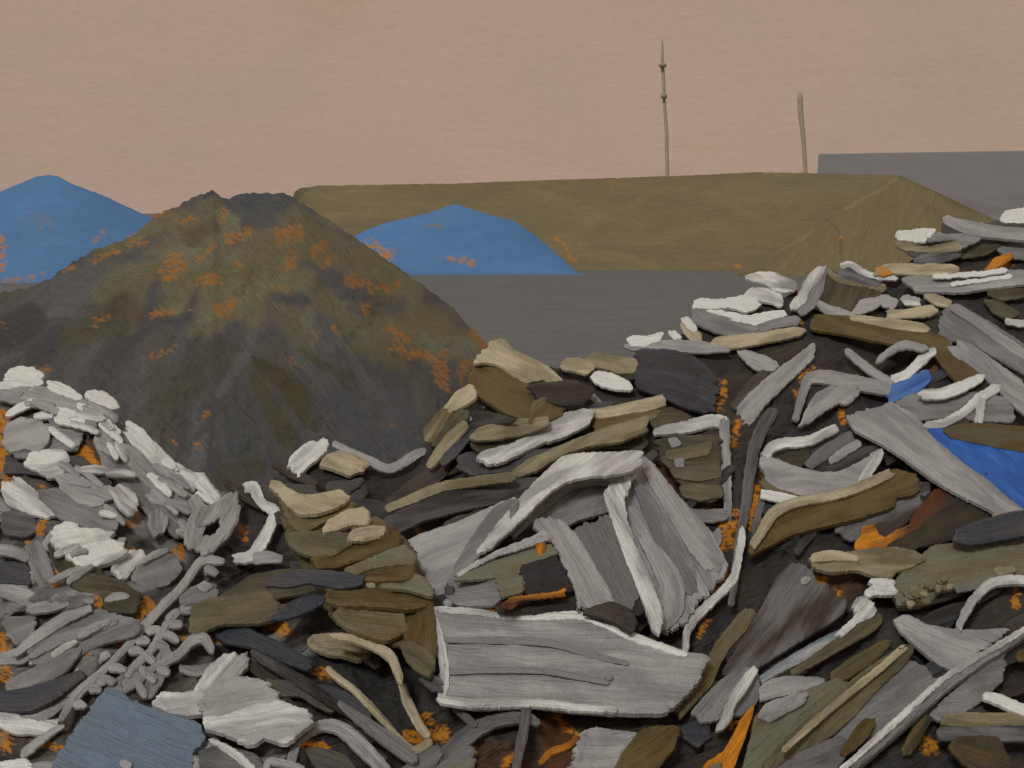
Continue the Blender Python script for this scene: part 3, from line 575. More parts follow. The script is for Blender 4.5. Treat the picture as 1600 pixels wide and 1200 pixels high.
S(PI, 'pipe', ['m','d'], '1208,642,15 1195,662,17 1180,695,16 1172,740,15 1165,790,12 1156,840,10 1148,900,9 1143,942,6', 'long curved dark grey pipe hanging down the middle gap', th=.03)
S(PI, 'pipe', ['m','d'], '1192,778,9 1184,808,8 1178,840,6', 'short faint grey pipe right of the long curved one', th=.02)
S(SP, cSP, 'wg', '1172,568 1154,551 1164,547 1190,555 1216,567 1210,577 1188,578', 'pale leaf-shaped scrap above the long slanting strip', th=.03)
S(BM, cBM, 'wg', '1150,640 1160,625 1200,590 1240,560 1272,534 1271,558 1248,580 1220,606 1192,634 1172,662 1162,658 1158,646', 'broad pale strip slanting steeply down left from under the buff plank', th=.04)
S(SP, cSP, ['g','w'], '1243,655,7 1250,630,9 1258,604,11 1266,590,14 1290,588,18 1340,598,20 1392,606,18', 'grey angled bracket reaching right towards the small blue scrap', th=.04)
S(MP, cMP, 'wg', '1254,660 1262,636 1276,616 1296,604 1335,602 1342,612 1328,628 1308,628 1284,643 1264,660', 'pale folded sheet under the grey angled bracket', th=.04, ang=35)
S(SP, cSP, 'gw', '1323,547,6 1345,565,9 1370,584,9 1394,596,9', 'straight pale strip slanting down right to the small blue scrap', th=.03)
S(SP, cSP, 'wg', '1374,562,6 1392,547,8 1412,538,10 1442,543,7', 'arched pale strip above the small blue scrap', th=.03)
S(MP, cMP, 'yB', '1386,622 1394,602 1410,594 1424,582 1431,587 1440,580 1453,579 1452,594 1434,611 1410,620 1390,630', 'small bright blue scrap near the upper right', th=.03)
S(SP, cSP, 'Ww', '1396,592,10 1415,585,11 1432,570,12 1446,556,12 1460,547,8', 'white strip rising right along the top of the small blue scrap', th=.03)
S(MP, cMP, 'mg', '1400,630 1425,616 1480,612 1540,614 1580,624 1585,658 1535,656 1470,652 1436,655', 'flat grey sheet below the small blue scrap', th=.03, ang=0)
S(SP, cSP, 'wW', '1440,615,12 1475,613,14 1505,602,14 1533,589,9', 'pale curved strip on the upper edge of the flat grey sheet', th=.03)
S(MP, cMP, ['B',(42,88,152)], '1448,667 1475,672 1510,688 1560,698 1606,706 1606,806 1576,786 1540,755 1500,717 1468,690', 'deep blue tarpaulin piece at the right edge', th=.03, ang=-40, amp=.6)
S(PL, cPL, 'zo', '1476,673 1490,665 1530,661 1606,668 1606,706 1560,697 1512,688 1484,682', 'brown board lying over the deep blue tarpaulin piece', th=.04, ang=-4)
yr = S('forked_rod', 'rod', 'Ww', '1449,663,8 1475,660,10 1505,644,10 1530,622,12 1556,606,12', 'white forked rod above the deep blue tarpaulin piece', th=.03)
S('prong', None, 'Ww', '1534,624,11 1531,645,11 1528,664,10', None, th=.03, parent=yr)
S(BM, cBM, 'gw', '1323,650 1340,646 1390,628 1416,640 1444,664 1468,693 1507,726 1542,750 1574,778 1606,802 1606,812 1570,806 1498,770 1455,746 1412,713 1373,689 1336,670', 'broad grey slab slanting down right beside the deep blue tarpaulin piece', th=.05, ang=-36)
S(RK, cRK, 'ts', '1552,806 1560,800 1572,808 1566,812', 'tiny buff crumb at the lower end of the broad grey slab', th=.02)
# U-shaped trough
S(PL, cPL, ['v','o'], '1210,715 1240,706 1262,700 1268,715 1250,730 1215,722', 'dark olive lining inside the U-shaped pale trough', th=.02)
S(SP, cSP, 'md', '1262,728,12 1290,706,18 1332,680,14', 'dark grey bar inside the U-shaped trough, nearest its back', th=.02)
S(SP, cSP, 'wg', '1298,720,7 1318,706,11 1342,692,9', 'short pale bar inside the U-shaped trough', th=.02)
S(MP, cMP, 'gw', '1188,724 1194,708 1212,718 1245,730 1280,738 1310,738 1345,722 1370,704 1372,722 1350,752 1324,768 1284,778 1240,773 1206,762', 'U-shaped pale trough with a rounded bottom right of the long curved pipe', th=.05, ang=-3)
S(SP, cSP, 'wW', '1196,712,12 1206,697,13 1225,691,12 1262,688,12 1290,676,12 1306,668,9', 'pale rim strip curling over the back of the U-shaped trough', th=.03)
S(SP, cSP, 'Ww', '1344,756,8 1358,735,12 1376,706,10', 'white strip standing at the right end of the U-shaped trough', th=.03)
S(PL, cPL, 'ol', '1192,755,6 1225,772,9 1265,782,9 1300,778,6', 'thin olive slat under the U-shaped trough', th=.02)
S(SP, cSP, 'Ww', '1188,766 1215,769 1245,777 1272,786 1258,792 1222,783 1190,776', 'thin white slat below the U-shaped trough, left end of the big tan slab', th=.02)
# big tan and brown slab group
S(MP, cMP, ['u','m'], '1302,826 1330,812 1396,790 1430,752 1455,756 1440,790 1410,822 1370,846 1330,842', 'dull purplish brown sheet below the big tan and brown slab', th=.03)
S(PL, cPL, 'bz', '1171,860 1190,824 1230,794 1300,775 1350,752 1400,732 1433,742 1432,771 1400,776 1396,790 1330,811 1300,817 1240,832 1204,850 1176,864', 'big tan and brown slab with layered grain in the right half', th=.06, ang=22)
S(SP, cSP, 'tc', '1176,852,9 1190,830,12 1210,800,14 1245,784,11 1300,774,11 1350,757,12 1392,738,12', 'buff edging strip along the top of the big tan and brown slab', th=.03)
S(PL, cPL, ['r','u'], '1424,812 1440,790 1462,764 1498,770 1480,790 1455,812 1432,826', 'dark red-brown splintered board below the broad grey slab', th=.03, ang=55)
S(RK, cRK, ['O','r'], '1338,858 1342,842 1350,834 1346,824 1366,820 1372,836 1382,842 1400,830 1440,812 1444,818 1420,836 1390,850 1375,858', 'flame-like orange rust patch in the right half', th=.015, var=.3)
S(PL, cPL, ['v','k'], '1386,852 1430,830 1470,800 1498,776 1552,800 1540,816 1496,828 1490,842 1440,852 1405,864', 'dark olive wedge between the broad grey slab and the slate board', th=.03, ang=30)
S(PL, cPL, ['s','l'], '1402,902 1440,868 1458,852 1500,848 1550,852 1606,838 1606,898 1560,902 1510,906 1480,914 1450,942 1408,948 1396,930', 'large sage green slab with crusty lower edge at the right', th=.06, ang=4)
for i in range(26):
    t_ = prng.random(); x = 1402+t_*84+prng.uniform(-5, 5); y = 940-t_*34+prng.uniform(-9, 9); r = prng.uniform(3.5, 7.5)
    S('plaster_lump', 'rubble', ['s','l'] if i % 3 else ['t','s'], [(x+r*math.cos(a)*prng.uniform(.6,1.5), y+r*.6*math.sin(a)*prng.uniform(.6,1.5)) for a in np.linspace(0, 6.28, 9)[:-1]], 'small sage plaster lump on the crusty lower edge of the sage green slab', th=.04, group='sage plaster lumps on the sage slab')
S('plaster_lump', 'rubble', ['s','t'], '1554,888 1562,884 1572,887 1582,884 1587,891 1576,893 1566,898 1558,895', 'single sage lump alone on the flat right part of the sage green slab', th=.05)
S(PL, cPL, ['d','n'], '1491,843 1494,828 1540,811 1580,800 1606,797 1606,835 1560,842 1515,850', 'slate grey board on top of the sage green slab at the right edge', th=.04, ang=10)
S(PL, cPL, 'tl', '1267,872 1280,864 1310,866 1340,860 1400,855 1430,862 1446,872 1425,884 1400,890 1392,902 1366,898 1340,888 1300,892 1275,886', 'flat buff slab left of the sage green slab', th=.05, ang=3)
S(SP, cSP, 'ct', '1270,871,10 1300,867,13 1340,872,6', 'light buff lip on the left end of the flat buff slab', th=.02)
S(RK, cRK, 'WW', '1356,923 1362,915 1362,904 1394,906 1400,912 1397,928 1370,926 1358,931', 'small bright white ribbed block under the flat buff slab', th=.05, ang=0, amp=1.6)
S(SP, cSP, ['m','s'], '1495,918,12 1530,910,14 1575,902,10', 'blue-grey sliver under the sage green slab', th=.02)
S(RD, cRD, 'Ww', '1498,980,8 1512,950,11 1530,926,11 1550,910,12 1575,905,11 1606,906,9', 'pale rod bent like a hook below the sage green slab', th=.04)
S(MP, cMP, 'gw', '1397,966 1420,960 1446,976 1490,984 1530,985 1576,982 1560,998 1530,1018 1510,1040 1490,1045 1466,1036 1430,1005 1408,985', 'grey sickle-shaped sheet below the hooked pale rod', th=.04, ang=-22)
S(MP, cMP, ['m','g'], '1454,1116 1470,1098 1500,1072 1535,1040 1572,1008 1566,1060 1540,1090 1500,1115 1468,1125', 'dull grey sheet under the long diagonal beam, right side', th=.03, ang=8)
# left part of the lower right
S(MP, cMP, ['m','u'], '1128,1052 1160,1000 1190,950 1216,900 1240,878 1262,884 1276,908 1300,918 1322,938 1318,956 1290,976 1240,1006 1190,1038 1150,1062', 'large dark grey slab with rounded top right of the bent white rod', th=.05, ang=52)
S('plaster_lump', 'rubble', 'gw', '1252,905 1258,902 1266,904 1262,910 1255,911', 'tiny grey lump on the rounded top of the large dark grey slab', th=.04)
S(PL, cPL, ['l','b'], '1054,1112 1076,1080 1100,1042 1122,1000 1150,966 1168,948 1182,956 1164,984 1140,1010 1124,1036 1112,1068 1092,1090 1064,1120', 'narrow tan and brown board leaning against the big front panel', th=.04)
S(MP, cMP, 'gm', '1080,1112 1104,1086 1130,1060 1172,1040 1166,1062 1140,1094 1122,1124 1094,1126', 'grey wedge sheet right of the narrow tan board', th=.03)
S(MP, cMP, 'gm', '1140,1112 1162,1076 1184,1050 1186,1090 1170,1112 1150,1116', 'small grey plate right of the pale sliver', th=.03)
S(SP, cSP, 'wW', '1120,1138 1132,1110 1146,1080 1166,1052 1178,1042 1183,1048 1164,1080 1146,1104 1142,1124 1128,1138', 'pale sliver standing between two grey plates', th=.03)
S(MP, cMP, 'gw', '1184,1078 1200,1064 1230,1056 1290,1060 1286,1072 1236,1082 1190,1094', 'pale pointed fin lying below the long blue-grey bar', th=.03)
S(PL, cPL, 'lo', '1240,1050,8 1280,1026,12 1320,1000,17 1350,982,20 1374,966,15', 'olive tan lath beside the pale chevron', th=.03)
S(SP, cSP, ['e','w'], '1190,1060,7 1215,1045,12 1255,1022,14 1290,1000,10 1320,984,6', 'long blue-grey bar slanting up to the pale chevron', th=.03)
S(SP, cSP, 'Ww', '1332,945 1342,932 1354,936 1371,950 1364,962 1340,972 1316,992 1306,992 1330,970 1342,955', 'pale chevron-shaped strip in the lower right', th=.04)
S(RD, cRD, 'Ww', '1160,830,7 1157,855,9 1150,890,9 1145,905,10 1128,924,9 1104,946,11 1084,968,11 1074,985,9 1071,1014,7', 'bent white rod running down to the big front panel', th=.04)
S(PL, cPL, ['o','b'], '1306,1060,22 1335,1040,24 1365,1020,20 1386,1004,10', 'dark olive lath above the long tan lath, lower right', th=.03)
S(MP, cMP, ['m','g'], '1310,1180 1290,1170 1330,1120 1380,1060 1420,1032 1446,1042 1468,1066 1452,1088 1410,1116 1372,1148 1336,1166', 'mid grey sheet lying against the long diagonal beam, left side', th=.03, ang=30)
S(PL, cPL, 's l'.split(), '1160,1206 1172,1160 1180,1120 1212,1094 1260,1078 1310,1060 1330,1070 1300,1100 1262,1140 1240,1180 1230,1206', 'sage green slab at the bottom between the orange streak and the long tan lath', th=.05, ang=40)
S(SP, cSP, 'gw', '1196,1100 1230,1088 1262,1080 1258,1096 1236,1108 1204,1126 1184,1120', 'crumpled grey foil on the bottom sage slab', th=.03)
S(PL, cPL, ['l','o'], '1206,1206,34 1250,1162,40 1310,1110,42 1360,1062,34 1402,1030,26 1420,1014,16', 'long tan grained lath rising from the bottom edge, right of centre', th=.05)
S(SP, cSP, 'tc', '1226,1170,6 1270,1130,8 1320,1088,8 1372,1046,8 1412,1012,8', 'pale ridge lath lying on the long tan grained lath', th=.02)
S(MP, cMP, ['m','d'], '1210,1206 1250,1176 1310,1150 1330,1160 1316,1190 1300,1206', 'dark grey sheet at the bottom edge under the small brown splinter', th=.03)
S(PL, cPL, 'zb', '1314,1176 1330,1148 1350,1124 1368,1124 1356,1150 1334,1170 1320,1180', 'small brown splinter beside the long diagonal beam', th=.03)
S(BM, cBM, 'gm', '1316,1210,13 1370,1164,13 1430,1112,13 1480,1068,12 1530,1032,11 1570,1008,10 1612,982,10', 'long diagonal beam crossing the lower right corner', th=.07)
S(SP, cSP, 'Ww', '1312,1204,5 1362,1160,7 1420,1108,7 1472,1062,6 1530,1025,6 1606,980,6', 'painted white highlight strip along the top of the long diagonal beam', th=.02)  # highlight on the beam's top edge, put in as a white strip
S(SP, cSP, 'Ww', '1540,1086,9 1562,1092,13 1584,1102,14 1608,1112,14', 'short pale bar at the right edge, lower corner', th=.04)
S(PL, cPL, 'lt', '1474,1124,14 1510,1124,20 1560,1124,18 1606,1122,18', 'straight olive tan lath near the bottom right corner', th=.03)
S(SP, cSP, ['n','m'], '1470,1146,18 1530,1146,20 1606,1146,20', 'dark slate lath under the straight olive tan lath', th=.03)
S(PL, cPL, ['v','z'], '1482,1164 1496,1152 1530,1150 1560,1152 1576,1180 1584,1206 1524,1206 1500,1186', 'dark brown rounded board at the bottom right', th=.03)
S(PL, cPL, ['v','b'], '1410,1170 1425,1140 1448,1116 1456,1120 1440,1150 1424,1176 1412,1180', 'dark olive splinter below the long diagonal beam', th=.03)
# ======== centre: the big folded panels
S(PL, cPL, ['u','k'], '600,782 640,752 690,720 712,716 690,748 650,776 610,796', 'dark brown board behind the left tan laths', th=.02)
S(MP, cMP, ['d','k'], '598,810 640,792 700,768 760,758 835,746 860,752 840,768 780,784 720,796 660,812 620,832', 'long dark grey sheet above the big folded panels', th=.03)
S(MP, cMP, ['d','n'], '716,712 742,706 770,716 830,704 880,700 866,716 820,732 780,736 740,740 718,730', 'dark grey sheet under the long white bar', th=.03)
S(PL, cPL, ['v','o'], '738,690 770,682 830,676 860,668 872,672 846,690 800,704 750,708', 'dark olive lath just above the long white bar', th=.02)
S(PL, cPL, 'bz', '735,582 748,566 766,560 800,584 838,606 842,624 880,634 862,650 828,658 782,640 750,618 732,598', 'broad brown slab under the cream slab at the middle crest', th=.05, ang=-30)
S(PL, cPL, 'bl', '832,630 850,620 882,632 878,648 852,656 828,658', 'squared brown end board right of the broad brown slab', th=.04, ang=40)
S(PL, cPL, ['k','u'], '826,602 860,598 895,594 930,608 912,630 880,632 842,622', 'blackish board under the right end of the cream slab', th=.03, ang=0)
S(PL, cPL, 'ct', '741,566 748,556 762,546 763,533 788,530 798,544 830,560 860,576 882,597 866,602 848,590 822,597 802,586 784,570 764,564', 'cream slab crowning the middle crest', th=.05, ang=-28)
S(PL, cPL, ['n','d'], '880,655 905,640 930,630 960,628 935,642 905,652', 'dark slate sliver behind the head of the long white bar', th=.02)
S(PL, cPL, 'bl', '924,662 940,650 990,642 1036,632 1024,652 970,664 930,672', 'brown olive board between the two tan boards right of the long white bar', th=.02)
S(PL, cPL, 'ct', '915,645,8 945,644,13 985,636,14 1010,632,16 1038,624,14', 'upper cream lath right of the long white bar', th=.03)
S(PL, cPL, ['v','o'], '890,704 940,690 1000,680 1012,690 1000,704 940,706 900,712', 'dark olive lath above the big folded panels', th=.03)
S(PL, cPL, 'tl', '872,698 910,682 960,664 1012,650 1010,672 970,688 920,694 880,708 840,732 804,745 796,740 826,718', 'tan board running down left under the long white bar', th=.04, ang=22)
S(PL, cPL, 'lt', '600,796,8 640,780,11 690,760,12 740,752,12 798,744,12', 'thin tan lath curving left across the dark sheets', th=.03)
S(PL, cPL, 'tl', '734,682 750,668 790,658 830,654 858,652 856,664 820,676 780,684 745,686', 'short tan plank left of the long white bar', th=.03)
S(BM, cBM, 'wW', '746,712 760,704 800,694 850,665 882,646 914,638 928,644 918,662 882,680 842,692 802,712 780,722 758,721', 'long white bar lying across the middle slope', th=.05)
S(MP, cMP, ['k','d'], '712,640 740,640 780,648 806,656 760,664 730,678 700,676', 'blackish sheet between the brown slab and the short tan plank', th=.02)
S(RK, cRK, 'gm', '735,630 750,622 756,636 742,638', 'small grey chip by the tip of the cream leaf-shaped board', th=.02)
S(RK, cRK, 'gm', '712,656 722,643 732,643 738,654 722,661', 'grey chip below the cream leaf-shaped board', th=.02)
S(PL, cPL, ['o','v'], '674,694 700,658 716,640 730,640 728,655 704,676 690,704', 'olive board under the cream leaf-shaped board', th=.03)
S(PL, cPL, 'bt', '662,672 680,650 696,634 706,640 692,664 678,688 664,686', 'tan brown lower half board of the leaning pair at the middle left crest', th=.03)
S(PL, cPL, 'ct', '694,637 714,612 734,601 742,605 740,622 720,634 702,642', 'cream leaf-shaped board end leaning left of the broad brown slab', th=.04)
S(MP, cMP, ['n','d'], '686,724 704,694 728,668 738,678 716,706 696,724', 'dark slate sheet below the leaning tan boards', th=.02)
S(PL, cPL, 'tl', '670,728,8 686,706,13 704,684,15 726,662,10', 'slim tan lath leaning up right under the grey chip', th=.03)
# interior of the folded structure
S(MP, cMP, ['k','K'], '640,952 690,930 800,900 900,880 1000,900 1010,960 900,960 760,955', 'black sheet painted as cavity shade between the folded panels and the big front panel', th=.02)  # darkness of the cavity, put in as a black sheet
S(MP, cMP, 'gw', '637,845 660,834 720,814 772,790 806,776 798,800 774,836 750,860 714,898 704,926 704,946 684,944 668,920 652,876', 'left wing of the big folded panels, streaked light grey', th=.04, ang=22)
S(SP, cSP, ['m','g'], '716,890,16 750,845,26 780,808,30 802,786,16', 'grey strip painted as shading at the fold of the left wing', th=.015)  # shaded right side of the wing, painted as a darker strip
S(MP, cMP, ['m','g'], '696,908 740,896 784,888 786,930 770,945 716,944 698,930', 'dull grey plate at the lower left inside the folded panels', th=.03, ang=8)
S(MP, cMP, ['s','l'], '712,904 760,880 820,862 862,850 872,862 822,882 820,922 782,932 778,900 740,904', 'sage green plate inside the folded panels', th=.03, ang=10)
S(MP, cMP, ['K','k'], '816,884 840,876 866,868 882,892 896,922 860,924 821,926', 'black sheet painted as the dark of the square opening inside the folded panels', th=.02, ang=2)  # no real cover: the opening's darkness is painted as a black sheet
S(MP, cMP, ['u','k'], '774,946 802,932 850,928 902,926 904,952 850,955 780,955', 'purple-brown board on top of the big front panel, left one', th=.02, ang=2)
S(RK, cRK, ['O','r'], '782,946 800,934 830,930 870,926 884,920 882,930 840,934 812,938 800,950', 'ragged orange rust line under the black square opening', th=.015, var=.3)
S(RK, cRK, ['O','r'], '836,846 842,850 848,838 854,842 850,858 845,868 840,858', 'small forked orange rust mark beside the diagonal band', th=.015, var=.3)
S(RK, cRK, ['O','r'], '752,952 775,948 772,954 740,955 716,953', 'thin orange rust line on the top rim of the big front panel', th=.015, var=.3)
S(MP, cMP, ['m','m'], '896,830 930,812 952,806 966,850 986,900 998,936 985,950 958,945 940,905 918,865', 'slate grey panel between the diagonal band and the tall white rib', th=.03, ang=-62)
S(MP, cMP, 'gm', '752,862 790,826 840,780 884,750 930,738 985,732 968,760 956,796 900,812 870,828 840,816 790,838 748,870', 'streaked grey roof sheet of the big folded panels', th=.04, ang=28)
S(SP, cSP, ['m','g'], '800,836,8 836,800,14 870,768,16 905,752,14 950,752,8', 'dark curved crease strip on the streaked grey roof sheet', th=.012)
S(SP, cSP, 'wW', '878,714 890,710 940,708 1000,704 1004,722 984,735 956,740 918,742 884,750 858,766 828,796 798,826 768,852 744,864 776,820 822,768 852,738', 'arched white band forming the top of the big folded panels', th=.04, ang=32)
S(SP, cSP, 'wW', '712,900 740,880 780,860 824,842 850,830 862,840 824,852 776,868 738,886 716,902', 'pale lower lip strip of the folded panels above the sage plate', th=.03)
S(SP, cSP, 'wg', '832,820 850,812 876,812 898,832 922,870 946,914 960,942 930,946 903,952 902,926 886,890 868,852 850,832', 'wide pale diagonal band in front of the folded panels', th=.04, ang=-55)
S(MP, cMP, ['u','k'], '910,956 932,946 956,940 984,952 994,972 988,988 960,970 930,960', 'purple-brown rounded board on top of the big front panel, right one', th=.03)
S(MP, cMP, 'wg', '978,792 986,750 990,724 1004,712 1022,726 1046,760 1080,798 1110,830 1138,886 1122,904 1092,940 1070,970 1040,986 1018,974 1020,950 1002,882', 'big bright folded panel right of the tall white rib', th=.05, ang=-58)
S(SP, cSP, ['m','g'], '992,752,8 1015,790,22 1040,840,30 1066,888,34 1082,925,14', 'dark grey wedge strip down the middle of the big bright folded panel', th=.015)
S(SP, cSP, 'wg', '1006,722,12 1030,756,22 1064,806,30 1092,846,36 1116,882,28', 'pale outer strip along the right side of the big bright folded panel', th=.02)
S(SP, cSP, 'wg', '1004,836,14 1028,872,26 1048,912,36 1046,950,40 1034,980,14', 'pale lower lobe strip at the foot of the big bright folded panel', th=.02)
S(SP, cSP, 'Ww', '944,768 962,750 984,734 996,736 982,756 975,782 978,812 992,850 1010,890 1024,924 1036,962 1030,986 1020,982 1010,950 995,912 978,872 964,832 952,796', 'tall white rib down the middle of the big folded panels', th=.05, ang=-65)
S('bolt', 'bolt', ['d','n'], '695,918 701,914 708,918 707,925 699,927', 'dark round bolt head on the left wing of the folded panels', th=.05)
# big front panel with raised rims
fp = S(MP, cMP, 'gw', '670,953 680,948 790,957 905,957 932,964 986,987 1060,1017 1108,1024 1094,1056 1064,1092 1040,1112 980,1112 900,1108 840,1100 745,1103 690,1096 685,1084 692,1050 688,1010 680,985', 'big pale front panel with raised rims in the lower middle of the heap', th=.06, ang=-3)
S('rim', None, 'Ww', '674,953,7 684,985,9 691,1020,11 695,1055,11 690,1090,10', None, th=.03, parent=fp)
S('rim', None, 'Ww', '672,951,6 730,954,7 790,960,9 850,962,9 905,960,10 940,972,10 985,992,9 1030,1008,8 1072,1022,6', None, th=.03, parent=fp)
S('rim', None, 'wW', '690,1092,8 740,1098,11 800,1097,10 850,1098,9 900,1104,8 960,1108,6', None, th=.03, parent=fp)
S('crease', None, [(106,103,100),(112,109,106)], '700,1050,4 770,1046,7 850,1048,6 900,1056,7 950,1066,4', None, th=0, parent=fp, wob=.4)
S('crease', None, [(106,103,100),(112,109,106)], '700,1000,4 780,1000,8 860,1004,9 930,1024,7 980,1036,3', None, th=0, parent=fp, wob=.4)
S('plaster_lump', 'rubble', 'wg', '946,1056 952,1052 957,1056 952,1062', 'tiny pale lump on the right half of the big front panel', th=.04)
# ======== bottom centre
S(PL, cPL, ['r','u'], '850,1206 880,1172 910,1154 930,1148 916,1170 900,1206', 'rust brown board at the bottom edge left of the white end slab', th=.03)
S(RK, cRK, ['O','r'], '845,1190,5 862,1174,8 885,1166,7 908,1152,7', 'thin curl of orange rust on the rust brown board', th=.02)
S(MP, cMP, 'wg', '888,1208 902,1170 914,1142 930,1137 998,1146 978,1170 962,1208', 'white-topped end slab at the bottom edge', th=.05, ang=5)
S(PL, cPL, 'bz', '956,1208 980,1168 1002,1140 1030,1134 1062,1136 1052,1168 1020,1208', 'dark brown slab right of the white-topped end slab', th=.05, ang=30)
S(MP, cMP, ['n','d'], '1066,1136 1086,1126 1106,1130 1110,1150 1090,1166 1068,1150', 'dark slate plate between the brown slab and the orange streak', th=.02)
S(RK, cRK, ['O','O'], '1094,1208 1104,1192 1130,1176 1146,1150 1156,1128 1170,1110 1178,1104 1168,1136 1160,1160 1150,1184 1144,1208 1128,1208 1130,1190', 'bright orange rusty streak at the bottom edge', th=.02, var=.3)
S(RK, cRK, ['s','s'], '1108,1208 1112,1196 1126,1192 1128,1208', 'small sage chip in the orange streak', th=.03)
S(PI, 'pipe', ['m','d'], '690,1190,24 715,1162,26 745,1138,22 780,1124,16 820,1120,14 840,1128,8', 'dark grey pipe arching at the bottom left of centre', th=.03)
S(PI, 'pipe', ['d','m'], '822,1104,13 820,1130,12 814,1160,13 808,1190,11 806,1208,9', 'dark grey upright pipe below the big front panel', th=.03)
S(SP, cSP, ['d','m'], '712,1104,9 726,1118,10 742,1132,8', 'short dim strip under the left end of the big front panel', th=.02)
S(MP, cMP, ['s','m'], '672,1208 700,1184 722,1162 738,1170 742,1190 738,1208', 'sage grey plate at the bottom edge under the arching pipe', th=.03)
S(MP, cMP, ['d','m'], '620,1208 650,1182 680,1164 690,1176 672,1208', 'dark grey plate at the bottom edge beside the sage grey plate', th=.02)
S(MP, cMP, ['m','d'], '655,1062 668,1050 690,1062 690,1080 672,1076', 'dim grey chip beside the left rim of the big front panel', th=.02)
# ======== centre left: brown stack
S(SP, cSP, 'gw', '522,692,6 545,704,8 575,718,10 605,731,11 628,724,12 645,712,12 664,704,7', 'sagging grey strip along the crest between the cream chunk and the leaning boards', th=.03)
S(RK, cRK, 'wW', '450,718 468,700 486,689 494,692 508,684 511,700 496,714 478,728 465,744 456,734', 'light grey chunk at the left centre crest', th=.05, ang=40)
S(RK, cRK, 'ct', '498,724 512,712 526,705 550,708 576,722 566,735 546,741 524,732', 'cream chunk right of the light grey crest chunk', th=.05, ang=-15)
S(MP, cMP, ['n','d'], '512,772 530,756 568,746 560,760 540,772', 'dark slate sheet behind the cream horn', th=.02)
S(PL, cPL, ['v','o'], '340,934 390,900 440,890 520,892 560,898 556,914 500,920 440,932 380,946', 'dark olive board left of the brown stack', th=.03, ang=6)
S(PL, cPL, ['o','z'], '440,790 480,800 560,800 610,820 640,850 660,880 678,930 676,990 640,1010 560,996 520,960 500,930 470,880 448,840', 'dark tawny board mass behind the whole brown stack', th=.03, ang=0)
S(PL, cPL, ['z','b'], '655,1030 636,1010 624,960 620,940 640,930 674,928 678,970 680,1020 672,1030', 'brown vertical board at the right end of the brown stack', th=.05, ang=90)
S(PL, cPL, 'lb', '520,960 534,945 572,942 632,956 636,985 604,1000 562,988 536,976', 'olive brown rounded board at the bottom of the brown stack', th=.05, ang=-6)
S(PL, cPL, ['l','o'], '625,1006 640,1002 668,1016 678,1028 672,1056 650,1046 632,1026', 'olive stub below the brown vertical board', th=.04, ang=-40)
S(PL, cPL, 'zb', '508,938 512,914 560,916 620,912 674,926 676,944 640,950 570,944 530,944', 'wide brown board low in the brown stack', th=.05, ang=-3)
S(PL, cPL, ['s','l'], '570,912 600,900 645,894 664,904 676,922 672,930 640,920 600,916', 'sage tan board in the brown stack', th=.04, ang=0)
S(PL, cPL, 'zb', '552,902 580,888 620,878 648,876 648,894 638,904 590,906 558,904', 'brown board with curved grain in the brown stack, below the sage edge', th=.05, ang=4)
S(PL, cPL, ['s','l'], '540,888 580,872 612,858 632,852 648,866 650,880 620,880 580,886 556,896', 'sage grey board in the middle of the brown stack', th=.04, ang=12)
S(PL, cPL, 'bz', '488,872 520,864 560,842 600,838 626,834 626,852 606,862 560,874 530,884 496,886', 'tawny board in the middle of the brown stack', th=.05, ang=10)
S(PL, cPL, ['l','o'], '452,850 454,832 500,830 548,834 548,850 520,866 490,868 470,862', 'olive board at the left side of the brown stack', th=.04, ang=-4)
S(MP, cMP, ['n','d'], '410,912 440,896 470,890 530,894 570,898 566,912 530,918 480,908 450,916', 'dark slate board wedged in the left of the brown stack', th=.03)
S(RK, cRK, 'tt', '572,912 584,908 586,916 576,916', 'tiny buff chip at the right end of the wedged slate board', th=.03)
S(PL, cPL, 'lb', '430,770 450,770 480,780 530,776 556,788 550,800 500,816 480,830 460,826 446,800', 'tawny olive board under the cream horn', th=.05, ang=18)
S(PL, cPL, 'ct', '422,756 426,751 436,753 450,764 472,774 500,771 532,765 546,776 528,790 498,800 468,802 448,786', 'cream horn-shaped slab topping the brown stack', th=.05, ang=-10)
S(PL, cPL, 'lb', '548,834 556,810 590,808 606,820 608,834 580,840', 'tan board right of the upper cream slab', th=.04, ang=0)
S(PL, cPL, 'cc', '503,830 512,814 536,800 568,792 578,800 576,818 548,818 526,826', 'cream slab in the middle of the brown stack', th=.05, ang=18)
S(PL, cPL, 'ct', '546,842 552,828 580,822 602,822 594,838 570,844', 'short cream block right of the middle cream slab', th=.04, ang=5)
S(PL, cPL, ['o','l'], '296,948 330,934 380,930 416,918 430,930 438,950 430,966 400,972 350,972 300,992', 'large olive board left of the brown stack', th=.04, ang=10)
S(MP, cMP, 'nn', '422,966 450,944 480,928 510,920 510,938 484,952 446,966', 'navy slate sliver between the olive boards', th=.03)
S(MP, cMP, 'nn', '326,982 366,972 392,984 440,1006 486,1032 482,1046 440,1032 396,1010 350,1002', 'navy slate panel slanting down right below the large olive board', th=.03, ang=-24)
